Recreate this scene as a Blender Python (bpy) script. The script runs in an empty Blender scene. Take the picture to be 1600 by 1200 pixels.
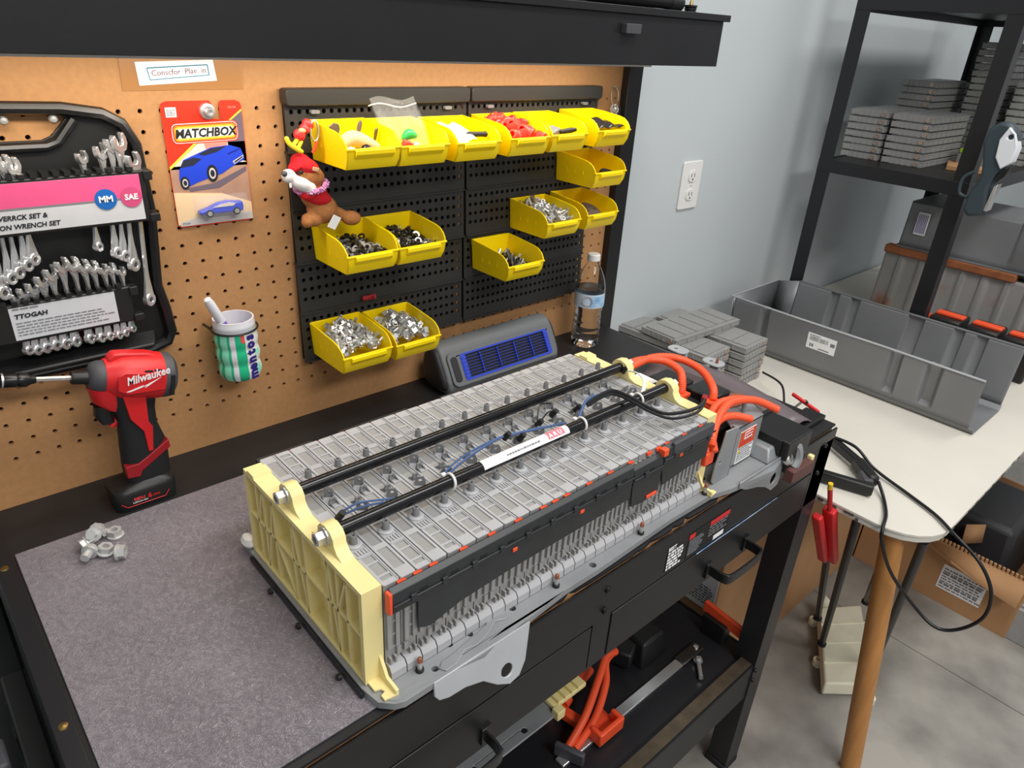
import bpy, bmesh, math, random
from mathutils import Vector, Matrix, Euler, geometry
R_ = math.radians
PI = math.pi
scene = bpy.context.scene
COL = scene.collection

# ---------------------------------------------------------------- camera, world, lights
F_PX = 1108.2267
ROWS = [[0.7447517, -0.6649084, 0.0569356], [-0.2637987, -0.3716935, -0.8900866], [0.6129887, 0.6478740, -0.4522213]]
cam_d = bpy.data.cameras.new('camera')
cam_d.sensor_fit = 'HORIZONTAL'
cam_d.sensor_width = 36.0
cam_d.lens = F_PX / 1600 * 36.0
cam_d.clip_start = 0.02
cam = bpy.data.objects.new('camera', cam_d)
COL.objects.link(cam)
m3 = Matrix((ROWS[0], [-v for v in ROWS[1]], [-v for v in ROWS[2]])).transposed()
cam.matrix_world = Matrix.Translation((-0.28983, -1.01971, 1.57706)) @ m3.to_4x4()
scene.camera = cam

world = bpy.data.worlds.new('world')
scene.world = world
world.use_nodes = True
bg = world.node_tree.nodes['Background']
bg.inputs[0].default_value = (0.93, 0.96, 1.0, 1)
bg.inputs[1].default_value = 0.43

def area_light(name, loc, rot, sx, sy, energy, col=(1, 1, 1)):
    d = bpy.data.lights.new(name, 'AREA')
    d.shape = 'RECTANGLE'; d.size = sx; d.size_y = sy; d.energy = energy; d.color = col
    o = bpy.data.objects.new(name, d); COL.objects.link(o)
    o.location = loc; o.rotation_euler = rot
    return o
# ceiling fixtures of the workshop, an unseen frontal fill and the lamp strip under the overhead cabinet
area_light('overhead_light', (0.7, -1.05, 2.9), (0, 0, 0), 1.2, 0.4, 25, (1.0, 0.98, 0.95))
area_light('overhead_light', (2.7, -1.05, 2.9), (0, 0, 0), 1.2, 0.4, 17, (1.0, 0.97, 0.93))
area_light('overhead_light', (0.2, -2.7, 2.9), (0, 0, 0), 1.6, 0.6, 60, (1.0, 0.98, 0.95))  # unseen overhead fill, boosted to brighten front-facing surfaces
area_light('cabinet_lamp', (0.30, -0.115, 1.518), (R_(18), 0, 0), 1.05, 0.035, 3.2, (1.0, 0.90, 0.76))

vs = scene.view_settings
vs.view_transform = 'Standard'
vs.look = 'None'
vs.exposure = 0.0
vs.gamma = 1.0
vs.use_curve_mapping = False

# ---------------------------------------------------------------- materials
MATS = {}
def mat(name, col, rough=0.5, metal=0.0, var=0.0, scale=30.0, bump=0.0, bscale=None, detail=4.0, col2=None, trans=0.0, ior=1.45, alpha=1.0, spec=0.5, coat=0.0, stretch=None, sharp=None, emit=None):
    """Principled material; colour varies between col and col2 (or a shade of col) by noise, fine relief by bump."""
    m = bpy.data.materials.new(name); m.use_nodes = True
    nt = m.node_tree; b = nt.nodes['Principled BSDF']
    c = (*col, 1)
    b.inputs['Base Color'].default_value = c
    b.inputs['Roughness'].default_value = rough
    b.inputs['Metallic'].default_value = metal
    b.inputs['Specular IOR Level'].default_value = spec
    b.inputs['IOR'].default_value = ior
    if trans: b.inputs['Transmission Weight'].default_value = trans
    if coat: b.inputs['Coat Weight'].default_value = coat
    if alpha < 1: b.inputs['Alpha'].default_value = alpha
    if emit: b.inputs['Emission Color'].default_value = c; b.inputs['Emission Strength'].default_value = emit
    if var or col2 or bump:
        tc = nt.nodes.new('ShaderNodeTexCoord')
        mp = nt.nodes.new('ShaderNodeMapping')
        nt.links.new(tc.outputs['Object'], mp.inputs[0])
        if stretch: mp.inputs['Scale'].default_value = stretch
    if var or col2:
        nz = nt.nodes.new('ShaderNodeTexNoise'); nz.inputs['Scale'].default_value = scale; nz.inputs['Detail'].default_value = detail
        nt.links.new(mp.outputs[0], nz.inputs['Vector'])
        rp = nt.nodes.new('ShaderNodeValToRGB')
        lo, hi = sharp if sharp else (0.3, 0.7)
        rp.color_ramp.elements[0].position = lo; rp.color_ramp.elements[1].position = hi
        k = 1 - var
        rp.color_ramp.elements[0].color = (*[v * k for v in col], 1) if not col2 else c
        rp.color_ramp.elements[1].color = (*[min(1, v * (1 + var)) for v in col], 1) if not col2 else (*col2, 1)
        nt.links.new(nz.outputs[0], rp.inputs[0])
        nt.links.new(rp.outputs[0], b.inputs['Base Color'])
    if bump:
        nb = nt.nodes.new('ShaderNodeTexNoise'); nb.inputs['Scale'].default_value = bscale or scale * 4; nb.inputs['Detail'].default_value = 3
        nt.links.new(mp.outputs[0], nb.inputs['Vector'])
        bp = nt.nodes.new('ShaderNodeBump'); bp.inputs['Strength'].default_value = bump; bp.inputs['Distance'].default_value = 0.002
        nt.links.new(nb.outputs[0], bp.inputs['Height'])
        nt.links.new(bp.outputs[0], b.inputs['Normal'])
    MATS[name] = m
    return m
def srgb(r, g, b):
    f = lambda v: (v / 255 / 12.92) if v / 255 <= 0.04045 else ((v / 255 + 0.055) / 1.055) ** 2.4
    return (f(r), f(g), f(b))

mat('wall_paint', srgb(194, 201, 203), 0.55, bump=0.12, bscale=60, var=0.02, scale=2)
mat('concrete', srgb(148, 144, 137), 0.5, var=0.30, scale=4.5, detail=10, sharp=(0.36, 0.64), bump=0.15, bscale=60)
mat('black_paint', srgb(25, 25, 27), 0.42, var=0.10, scale=14, bump=0.04, bscale=120)
mat('black_steel', srgb(30, 30, 33), 0.38, var=0.08, scale=8)
mat('bench_board', srgb(32, 31, 32), 0.5, var=0.15, scale=20, bump=0.1, bscale=200)
mat('raw_wood', srgb(178, 132, 92), 0.85, var=0.25, scale=80, bump=0.4, bscale=300)
mat('hardboard', srgb(176, 130, 85), 0.75, var=0.07, scale=120, detail=6, bump=0.05, bscale=200)
mat('panel_plastic', srgb(46, 45, 43), 0.40, bump=0.05, bscale=300)
mat('black_plastic', srgb(27, 27, 27), 0.42, bump=0.05, bscale=300)
mat('black_plastic_gloss', srgb(24, 24, 25), 0.28)
mat('grey_plastic', srgb(172, 172, 174), 0.42, var=0.05, scale=30, bump=0.05, bscale=200)
mat('grey_plastic_dark', srgb(120, 121, 122), 0.5, var=0.08, scale=40)
mat('module_grey', srgb(150, 149, 147), 0.5, var=0.07, scale=25, bump=0.08, bscale=300)
mat('cover_black', srgb(44, 46, 48), 0.4, var=0.15, scale=25, bump=0.05)
mat('tube_black', srgb(16, 16, 18), 0.2)
mat('yellow_nylon', srgb(238, 222, 156), 0.5, var=0.04, scale=15, bump=0.04)
mat('yellow_bin', srgb(250, 218, 4), 0.38, bump=0.05, bscale=100)
mat('orange_plastic', srgb(240, 86, 46), 0.4)
mat('orange_cable', srgb(240, 88, 48), 0.45, bump=0.1, bscale=300)
mat('chrome', srgb(226, 226, 226), 0.22, 0.82)
mat('zinc', srgb(206, 206, 204), 0.34, 0.8, var=0.12, scale=200)
mat('zinc_plated', srgb(200, 200, 198), 0.45, 0.45)
mat('dark_steel', srgb(112, 110, 106), 0.35, 1.0, var=0.2, scale=200)
mat('cast_steel', srgb(150, 152, 154), 0.5, 0.35, var=0.10, scale=18, detail=8, bump=0.08, bscale=200)
mat('sheet_steel', srgb(128, 129, 131), 0.42, 0.3, var=0.10, scale=6, detail=6, bump=0.04, bscale=80)
mat('terminal', srgb(196, 176, 158), 0.4, 0.6)
mat('cream_plastic', srgb(226, 222, 198), 0.5, var=0.05, scale=20)
mat('bronze_steel', srgb(132, 118, 100), 0.3, 0.8, var=0.2, scale=30)
mat('cast_light', srgb(178, 181, 184), 0.45, 0.25, var=0.06, scale=18)
mat('copper', srgb(176, 112, 84), 0.45, 0.7)
mat('brass', srgb(176, 150, 92), 0.35, 1.0)
mat('white_plastic', srgb(228, 228, 224), 0.4)
mat('white_paper', srgb(236, 236, 236), 0.7)
mat('white_laminate', srgb(212, 207, 196), 0.45, var=0.04, scale=5, detail=8)
mat('scuffed_edge', srgb(92, 80, 72), 0.8, var=0.2, scale=120)
mat('cardboard', srgb(172, 130, 90), 0.8, var=0.06, scale=8, bump=0.08, bscale=90)
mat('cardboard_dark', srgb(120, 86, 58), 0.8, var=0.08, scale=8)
mat('wood_pole', srgb(190, 132, 72), 0.5, var=0.16, scale=10, stretch=(6, 6, 0.6), bump=0.05)
mat('red_plastic', srgb(206, 34, 38), 0.4, var=0.06, scale=40)
mat('red_dark', srgb(150, 24, 32), 0.42)
mat('red_cap', srgb(255, 62, 48), 0.4)
mat('rubber', srgb(26, 26, 28), 0.65, bump=0.1, bscale=400)
mat('rubber_grey', srgb(70, 70, 74), 0.55)
mat('ink_black', srgb(24, 24, 26), 0.6)
mat('ink_grey', srgb(120, 120, 124), 0.7)
mat('ink_white', srgb(240, 240, 240), 0.6)
mat('ink_purple', srgb(120, 84, 110), 0.7)
mat('clear_pet', (0.97, 0.98, 0.99), 0.03, trans=1.0, ior=1.25)
mat('water', (0.95, 0.98, 0.99), 0.0, trans=1.0, ior=1.33)
mat('clear_film', (0.85, 0.87, 0.88), 0.12, alpha=0.06)
mat('tape', srgb(190, 138, 84), 0.3, alpha=0.55)

# ---------------------------------------------------------------- mesh helpers
class MB:
    def __init__(s): s.v = []; s.f = []; s.mi = []; s.cur = 0
    def add(s, vs_, fs_):
        o = len(s.v); s.v += [tuple(p) for p in vs_]
        for f in fs_: s.f.append(tuple(i + o for i in f)); s.mi.append(s.cur)
        return s
    def mat(s, i): s.cur = i; return s
    def box(s, x0, x1, y0, y1, z0, z1):
        v = [(x, y, z) for x in (x0, x1) for y in (y0, y1) for z in (z0, z1)]
        return s.add(v, [(0, 1, 3, 2), (4, 6, 7, 5), (0, 4, 5, 1), (2, 3, 7, 6), (0, 2, 6, 4), (1, 5, 7, 3)])
    def cbox(s, c, d, M=None):
        n = len(s.v); s.box(-d[0] / 2, d[0] / 2, -d[1] / 2, d[1] / 2, -d[2] / 2, d[2] / 2)
        M = M or Matrix.Identity(3); c = Vector(c)
        for i in range(n, len(s.v)): s.v[i] = tuple(M @ Vector(s.v[i]) + c)
        return s
    def frustum(s, r0, z0, r1, z1):
        """r = (x0,x1,y0,y1) rectangles at two heights"""
        v = []
        for r, z in ((r0, z0), (r1, z1)): v += [(r[0], r[2], z), (r[1], r[2], z), (r[1], r[3], z), (r[0], r[3], z)]
        return s.add(v, [(3, 2, 1, 0), (4, 5, 6, 7), (0, 1, 5, 4), (1, 2, 6, 5), (2, 3, 7, 6), (3, 0, 4, 7)])
    def tube(s, pts, r, n=8, cap=True, closed=False):
        pts = [Vector(p) for p in pts]; m = len(pts)
        rs = r if isinstance(r, (list, tuple)) else [r] * m
        tang = []
        for i in range(m):
            a = pts[i - 1] if (i > 0 or closed) else pts[i]; b = pts[(i + 1) % m] if (i < m - 1 or closed) else pts[i]
            t = (b - a); tang.append(t.normalized() if t.length > 1e-9 else (tang[-1] if tang else Vector((0, 0, 1))))
        up = Vector((0, 0, 1)) if abs(tang[0].z) < 0.9 else Vector((1, 0, 0))
        u = tang[0].cross(up).normalized(); vs_ = []
        for i in range(m):
            t = tang[i]; u = (u - t * u.dot(t))
            u = u.normalized() if u.length > 1e-6 else t.orthogonal().normalized()
            w = t.cross(u)
            for k in range(n):
                a = 2 * PI * k / n
                vs_.append(pts[i] + (u * math.cos(a) + w * math.sin(a)) * rs[i])
        fs = []
        for i in range(m if closed else m - 1):
            j = (i + 1) % m
            for k in range(n):
                k2 = (k + 1) % n
                fs.append((i * n + k, i * n + k2, j * n + k2, j * n + k))
        if cap and not closed:
            fs.append(tuple(range(n))[::-1]); fs.append(tuple((m - 1) * n + k for k in range(n)))
        return s.add(vs_, fs)
    def cyl(s, p0, p1, r0, r1=None, n=14, cap=True): return s.tube([p0, p1], [r0, r0 if r1 is None else r1], n, cap)
    def lathe(s, prof, n=20, M=None, c=(0, 0, 0), cap=True):
        """profile of (r,z) about z; M turns it"""
        M = M or Matrix.Identity(3); c = Vector(c); vs_ = []; fs = []
        for r, z in prof:
            for k in range(n):
                a = 2 * PI * k / n; vs_.append(M @ Vector((r * math.cos(a), r * math.sin(a), z)) + c)
        for i in range(len(prof) - 1):
            for k in range(n):
                k2 = (k + 1) % n; fs.append((i * n + k, i * n + k2, (i + 1) * n + k2, (i + 1) * n + k))
        if cap and prof[0][0] > 1e-5: fs.append(tuple(range(n))[::-1])
        if cap and prof[-1][0] > 1e-5: fs.append(tuple((len(prof) - 1) * n + k for k in range(n)))
        return s.add(vs_, fs)
    def plate(s, outer, holes, d0, d1, ax='z'):
        """polygon (with holes) in a plane, thick between d0 and d1 along ax (z: xy, y: xz, x: yz)"""
        def P(p, d):
            return (p[0], p[1], d) if ax == 'z' else ((p[0], d, p[1]) if ax == 'y' else (d, p[0], p[1]))
        loops = [outer] + list(holes); flat = [p for l in loops for p in l]
        if holes: tris = geometry.tessellate_polygon([[Vector((p[0], p[1], 0)) for p in l] for l in loops])
        else: tris = [tuple(range(len(outer)))]
        n = len(flat); vs_ = [P(p, d0) for p in flat] + [P(p, d1) for p in flat]
        fs = [tuple(t) for t in tris] + [tuple(i + n for i in t)[::-1] for t in tris]
        o = 0
        for l in loops:
            k = len(l)
            for i in range(k): fs.append((o + i, o + (i + 1) % k, n + o + (i + 1) % k, n + o + i))
            o += k
        return s.add(vs_, fs)
    def loft(s, rings, cap=True):
        n = len(rings[0]); vs_ = [p for r in rings for p in r]; fs = []
        for i in range(len(rings) - 1):
            for k in range(n):
                k2 = (k + 1) % n; fs.append((i * n + k, i * n + k2, (i + 1) * n + k2, (i + 1) * n + k))
        if cap: fs.append(tuple(range(n))[::-1]); fs.append(tuple((len(rings) - 1) * n + k for k in range(n)))
        return s.add(vs_, fs)
    def grid(s, P, nu, nv):
        vs_ = [P(i / nu, j / nv) for j in range(nv + 1) for i in range(nu + 1)]
        return s.add(vs_, [(j * (nu + 1) + i, j * (nu + 1) + i + 1, (j + 1) * (nu + 1) + i + 1, (j + 1) * (nu + 1) + i) for j in range(nv) for i in range(nu)])
    def xf(s, M):
        s.v = [tuple(M @ Vector(p)) for p in s.v]; return s
    def mesh(s, name, mats, smooth=True):
        me = bpy.data.meshes.new(name); me.from_pydata(s.v, [], s.f)
        for m in (mats if isinstance(mats, (list, tuple)) else [mats]): me.materials.append(MATS[m])
        if len(set(s.mi)) > 1: me.polygons.foreach_set('material_index', s.mi)
        bm = bmesh.new(); bm.from_mesh(me); bmesh.ops.recalc_face_normals(bm, faces=bm.faces); bm.to_mesh(me); bm.free()
        if smooth:
            me.polygons.foreach_set('use_smooth', [True] * len(me.polygons)); me.set_sharp_from_angle(angle=R_(38))
        me.update(); return me
    def build(s, name, mats, parent=None, bevel=0.0, seg=2, solid=0.0, sub=0, smooth=True):
        return link(name, s.mesh(name, mats, smooth), parent, bevel, seg, solid, sub)

def link(name, me, parent=None, bevel=0.0, seg=2, solid=0.0, sub=0):
    o = bpy.data.objects.new(name, me); COL.objects.link(o)
    if parent is not None: o.parent = parent
    if solid: m = o.modifiers.new('solid', 'SOLIDIFY'); m.thickness = solid; m.offset = 0
    if sub: m = o.modifiers.new('sub', 'SUBSURF'); m.levels = sub; m.render_levels = sub
    if bevel: m = o.modifiers.new('bevel', 'BEVEL'); m.width = bevel; m.segments = seg; m.limit_method = 'ANGLE'; m.angle_limit = R_(40)
    return o
def tag(o, label, cat, group=None, kind=None):
    o['label'] = label
    if cat: o['category'] = cat
    if group: o['group'] = group
    if kind: o['kind'] = kind
    return o
def struct(o, label=None):
    o['kind'] = 'structure'
    if label: o['label'] = label
    return o
def thing(name, label, cat, loc=(0, 0, 0), rot=(0, 0, 0), group=None):
    o = bpy.data.objects.new(name, None); COL.objects.link(o); o.empty_display_size = 0.02
    o.location = loc; o.rotation_euler = rot
    return tag(o, label, cat, group)
def copy_tree(o, parent=None):
    c = o.copy(); COL.objects.link(c); c.parent = parent
    for ch in o.children: copy_tree(ch, c)
    return c
def rect(x0, x1, z0, z1): return [(x0, z0), (x1, z0), (x1, z1), (x0, z1)]
def rrect(x0, x1, z0, z1, r, n=4):
    out = []
    for cx, cz, a0 in ((x1 - r, z0 + r, -90), (x1 - r, z1 - r, 0), (x0 + r, z1 - r, 90), (x0 + r, z0 + r, 180)):
        for k in range(n + 1):
            a = R_(a0 + 90 * k / n); out.append((cx + r * math.cos(a), cz + r * math.sin(a)))
    return out
def circ(cx, cz, r, n=14, rz=None): return [(cx + r * math.cos(2 * PI * k / n), cz + (rz or r) * math.sin(2 * PI * k / n)) for k in range(n)]
def spline(pts, n=8):
    """Catmull-Rom through points"""
    P = [Vector(p) for p in pts]; out = []
    for i in range(len(P) - 1):
        p0 = P[max(i - 1, 0)]; p1 = P[i]; p2 = P[i + 1]; p3 = P[min(i + 2, len(P) - 1)]
        for k in range(n):
            t = k / n
            out.append(0.5 * ((2 * p1) + (-p0 + p2) * t + (2 * p0 - 5 * p1 + 4 * p2 - p3) * t * t + (-p0 + 3 * p1 - 3 * p2 + p3) * t ** 3))
    out.append(P[-1]); return out
FACE = Euler((PI / 2, 0, 0))                     # text that faces -y
def text(s, size, loc, rot, m, parent, name='lettering', ex=0.0002, shear=0.0, bold=0.0, align='LEFT', sx=1.0, space=1.0):
    cu = bpy.data.curves.new(name, 'FONT'); cu.body = s; cu.size = size; cu.extrude = ex; cu.shear = shear; cu.offset = bold * size
    cu.align_x = align; cu.align_y = 'CENTER'; cu.resolution_u = 2; cu.space_character = space
    t = bpy.data.objects.new(name, cu); COL.objects.link(t)
    me = bpy.data.meshes.new_from_object(t)
    COL.objects.unlink(t); bpy.data.objects.remove(t); bpy.data.curves.remove(cu)
    me.materials.clear(); me.materials.append(MATS[m])
    o = bpy.data.objects.new(name, me); COL.objects.link(o); o.parent = parent
    o.location = loc; o.rotation_euler = rot; o.scale = (sx, 1, 1)
    return o
def scribbles(mb, x0, x1, z0, z1, rows, y, seed=1, fill=0.55, t=0.0003):
    """lines of small print too fine to read, facing -y"""
    rd = random.Random(seed); h = (z1 - z0) / rows
    for r in range(rows):
        x = x0; end = x1 - rd.random() * (x1 - x0) * 0.3
        while x < end:
            w = h * rd.uniform(0.6, 2.4); mb.box(x, min(x + w, x1), y - t, y, z1 - h * r - h * fill, z1 - h * r); x += w + h * 0.35
def perforated(x0, x1, z0, z1, px, pz, ox, oz, r, t, n=8):
    """sheet facing -y at y=0 (back at y=t) pierced by a grid of holes with real walls"""
    mb = MB(); cols = []; i0 = math.ceil((x0 - ox + px * 0.5) / px - 1e-6); i1 = math.floor((x1 - ox - px * 0.5) / px + 1e-6)
    j0 = math.ceil((z0 - oz + pz * 0.5) / pz - 1e-6); j1 = math.floor((z1 - oz - pz * 0.5) / pz + 1e-6)
    a0, a1 = ox + (i0 - 0.5) * px, ox + (i1 + 0.5) * px; b0, b1 = oz + (j0 - 0.5) * pz, oz + (j1 + 0.5) * pz
    ring = [(-1, -1), (0, -1), (1, -1), (1, 0), (1, 1), (0, 1), (-1, 1), (-1, 0)]
    for i in range(i0, i1 + 1):
        for j in range(j0, j1 + 1):
            cx, cz = ox + i * px, oz + j * pz
            v = [(cx + a * px / 2, 0, cz + b * pz / 2) for a, b in ring]
            an = [math.atan2(b, a) for a, b in ring]
            v += [(cx + r * math.cos(a), 0, cz + r * math.sin(a)) for a in an] + [(cx + r * math.cos(a), t, cz + r * math.sin(a)) for a in an]
            f = []
            for k in range(8):
                k2 = (k + 1) % 8; f += [(k, k2, 8 + k2, 8 + k), (8 + k, 8 + k2, 16 + k2, 16 + k)]
            mb.add(v, f)
    for q in ((x0, a0, z0, z1), (a1, x1, z0, z1), (a0, a1, z0, b0), (a0, a1, b1, z1)):
        if q[1] - q[0] > 1e-6 and q[3] - q[2] > 1e-6: mb.add([(q[0], 0, q[2]), (q[1], 0, q[2]), (q[1], 0, q[3]), (q[0], 0, q[3])], [(0, 1, 2, 3)])
    for (xa, za), (xb, zb) in (((x0, z0), (x1, z0)), ((x1, z0), (x1, z1)), ((x1, z1), (x0, z1)), ((x0, z1), (x0, z0))):
        mb.add([(xa, 0, za), (xb, 0, zb), (xb, t, zb), (xa, t, za)], [(0, 1, 2, 3)])
    return mb
ZB = 0.95      # bench top
ZT = 0.76      # white table top

# ---------------------------------------------------------------- setting
WY = 0.08
fl = MB().box(-6, 12, -7, WY + 0.1, -0.06, -0.012).build('floor', 'scuffed_edge'); struct(fl, 'grey concrete workshop floor')
for x0, x1 in ((-6, 1.6675), (1.6705, 12)):
    MB().box(x0, x1, -7, WY, -0.03, 0).build('slab', 'concrete', fl)
wb = MB().box(-6, 12, WY, WY + 0.1, 0, 3.2).build('wall_back', 'wall_paint'); struct(wb, 'light grey painted workshop wall')

# wall outlet
ot = thing('wall_outlet', 'white duplex power outlet on the grey wall', 'outlet', (1.347, WY, 1.224))
MB().plate(rrect(-0.042, 0.042, -0.062, 0.062, 0.006), [], -0.006, 0, 'y').build('cover_plate', 'white_plastic', ot, 0.002)
for dz in (-0.024, 0.024):
    s = MB().plate(rrect(-0.017, 0.017, dz - 0.015, dz + 0.015, 0.012), [], -0.009, -0.006, 'y').build('socket', 'white_plastic', ot, 0.001)
    k = MB()
    for dx in (-0.007, 0.006): k.box(dx - 0.001, dx + 0.001, -0.0094, -0.009, dz - 0.002, dz + 0.007)
    k.plate(circ(0, dz - 0.008, 0.0025, 10), [], -0.0094, -0.009, 'y'); k.build('slot', 'ink_black', s)
MB().lathe([(0.003, 0), (0.002, 0.001)], 10, Matrix.Rotation(PI / 2, 3, 'X'), (0, -0.006, 0)).build('screw', 'zinc', ot)

# ---------------------------------------------------------------- workbench with pegboard back and overhead cabinet
wbn = thing('workbench', 'black steel workbench with pegboard back, drawers and overhead cabinet', 'workbench', (0.33, -0.3, 0))
def W(mb): return mb.xf(Matrix.Translation((-0.33, 0.3, 0)))
BX0, BX1, BY0, BY1 = -0.285, 0.945, -0.598, 0.0
rng = random.Random(4)
# top board, front edge chipped
top = []
x = BX0
front = [(BX0, BY0 + 0.004)]
while x < BX1 - 0.02:
    x += rng.uniform(0.004, 0.02); d = rng.choice([0, 0, 0, 0, 0, 0.001, 0.003, 0.005]) if (0.0 < x < 0.12 or 0.2 < x < 0.6) else 0
    front.append((min(x, BX1), BY0 + 0.004 + d))
front.append((BX1, BY0 + 0.004))
tp = MB().plate(front + [(BX1, BY1), (BX0, BY1)], [], ZB - 0.004, ZB, 'z')
W(tp).build('bench_top', 'bench_board', wbn)
W(MB().box(BX0, BX1, BY0 + 0.008, BY1, ZB - 0.022, ZB - 0.004)).build('core_board', 'raw_wood', wbn)
# left angle rail with brass screws
W(MB().box(BX0 - 0.004, BX0 + 0.014, BY0, BY1, ZB - 0.05, ZB + 0.0025)).build('side_rail', 'black_steel', wbn, 0.0008)
for y in (-0.135, -0.415):
    W(MB().lathe([(0.0048, 0), (0.0042, 0.0014), (0.0, 0.002)], 12, None, (BX0 + 0.005, y, ZB + 0.0025))).build('brass_screw', 'brass', wbn)
# apron: front panel with openings for the drawers
ap = MB().plate([(BX0, 0.785), (BX1, 0.785), (BX1, ZB - 0.02), (BX0, ZB - 0.02)],
                [rect(-0.235, 0.286, 0.789, 0.869)[::-1], rect(0.322, 0.885, 0.789, 0.869)[::-1]], BY0, BY0 + 0.004, 'y')
W(ap).build('front_panel', 'black_paint', wbn)
W(MB().box(BX0, BX1, BY0 - 0.0015, BY0 + 0.002, ZB - 0.026, ZB - 0.0055)).build('edge_strip', 'black_paint', wbn)
for x0, x1, hx in ((-0.232, 0.283, 0.045), (0.325, 0.882, 0.622)):
    d = W(MB().box(x0, x1, BY0 - 0.001, BY0 + 0.003, 0.79, 0.866)).build('drawer', 'black_paint', wbn, 0.001)
    W(MB().box(x0 + 0.01, x1 - 0.01, BY0 + 0.003, BY0 + 0.42, 0.795, 0.845)).build('drawer_box', 'black_steel', d)
    hz = 0.812
    pts = spline([(hx - 0.055, BY0, hz), (hx - 0.055, BY0 - 0.03, hz), (hx - 0.04, BY0 - 0.04, hz), (hx + 0.04, BY0 - 0.04, hz), (hx + 0.055, BY0 - 0.03, hz), (hx + 0.055, BY0, hz)], 4)
    h = MB()
    h.loft([[(p.x, p.y, p.z - 0.009), (p.x * 1 + (hx - p.x) * 0.07, p.y + 0.004, p.z - 0.009), (p.x + (hx - p.x) * 0.07, p.y + 0.004, p.z + 0.009), (p.x, p.y, p.z + 0.009)] for p in pts])
    W(h).build('handle', 'black_plastic_gloss', d, 0.001)
    for s_ in (-1, 1): W(MB().box(hx + s_ * 0.055 - 0.008, hx + s_ * 0.055 + 0.008, BY0 - 0.006, BY0, hz - 0.014, hz + 0.014)).build('handle_foot', 'black_plastic_gloss', d, 0.001)
for x, z in ((0.305, 0.921), (0.305, 0.884), (0.908, 0.92), (0.908, 0.86), (0.9, 0.34), (0.9, 0.31)):
    W(MB().lathe([(0.005, 0), (0.0045, 0.003), (0.002, 0.0045)], 10, Matrix.Rotation(PI / 2, 3, 'X'), (x, BY0 - 0.001, z))).build('bolt_head', 'black_plastic_gloss', wbn)
# legs: steel angle
for sx, xx in ((-1, BX0), (1, BX1)):
    for yy, sy in ((BY0, 1), (BY1, -1)):
        L = [(xx, yy), (xx - sx * 0.052, yy), (xx - sx * 0.052, yy + sy * 0.05), (xx - sx * 0.049, yy + sy * 0.05), (xx - sx * 0.049, yy + sy * 0.003), (xx, yy + sy * 0.003)]
        W(MB().plate(L, [], 0.012, ZB - 0.022, 'z')).build('leg', 'black_steel', wbn)
        W(MB().box(min(xx, xx - sx * 0.056), max(xx, xx - sx * 0.056), min(yy - sy * 0.002, yy + sy * 0.054), max(yy - sy * 0.002, yy + sy * 0.054), 0, 0.016)).build('foot', 'rubber', wbn, 0.002)
# lower shelf with front beam
W(MB().box(BX0 + 0.01, BX1 - 0.01, BY0 + 0.022, BY1 - 0.01, 0.335, 0.34)).build('lower_shelf', 'black_steel', wbn)
W(MB().box(BX0 + 0.05, BX1 - 0.05, BY0 + 0.003, BY0 + 0.008, 0.255, 0.356)).build('shelf_beam', 'black_paint', wbn, 0.001)
W(MB().box(BX0 + 0.05, BX1 - 0.05, BY0 + 0.008, BY0 + 0.034, 0.352, 0.357)).build('shelf_lip', 'bronze_steel', wbn)
W(MB().box(BX1 - 0.004, BX1, BY0 + 0.05, BY1 - 0.05, 0.255, 0.34)).build('side_beam', 'black_paint', wbn)
W(MB().box(BX1 - 0.004, BX1, BY0 + 0.05, BY1 - 0.05, 0.78, 0.925)).build('end_panel', 'black_paint', wbn)
# stickers on the front panel
st = W(MB().box(0.438, 0.478, BY0 - 0.0006, BY0, 0.875, 0.912)).build('safety_label', 'ink_black', wbn)
k = MB(); scribbles(k, 0.44, 0.478, 0.875, 0.91, 6, BY0 - 0.0006, 7, 0.6); W(k).build('print', 'ink_white', st)
st = W(MB().box(0.49, 0.60, BY0 - 0.0006, BY0, 0.873, 0.92)).build('warning_label', 'ink_black', wbn)
for xa, xb in ((0.49, 0.505), (0.545, 0.598)): W(MB().box(xa, xb, BY0 - 0.0010, BY0 - 0.0006, 0.909, 0.9175)).build('red_header', 'red_plastic', st)
k = MB(); scribbles(k, 0.493, 0.53, 0.876, 0.906, 10, BY0 - 0.0006, 9, 0.45); scribbles(k, 0.545, 0.595, 0.885, 0.907, 4, BY0 - 0.0006, 10, 0.4)
W(k).build('print', 'ink_grey', st)
W(MB().box(0.562, 0.59, BY0 - 0.001, BY0 - 0.0006, 0.874, 0.882)).build('white_bar', 'white_paper', st)
mat('sheen_blue', srgb(70, 120, 190), 0.3, col2=srgb(200, 220, 230), scale=30)
W(MB().box(0.52, 0.76, BY0 - 0.0018, BY0 - 0.001, 0.8670, 0.8683)).build('sheen_strip', 'sheen_blue', wbn)  # bluish reflection on the drawer's top edge, painted as a thin strip
text('BEST', 0.009, (0.4385 - 0.33, BY0 - 0.001 + 0.3, 0.916), FACE, 'ink_white', wbn, bold=0.02)

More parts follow.
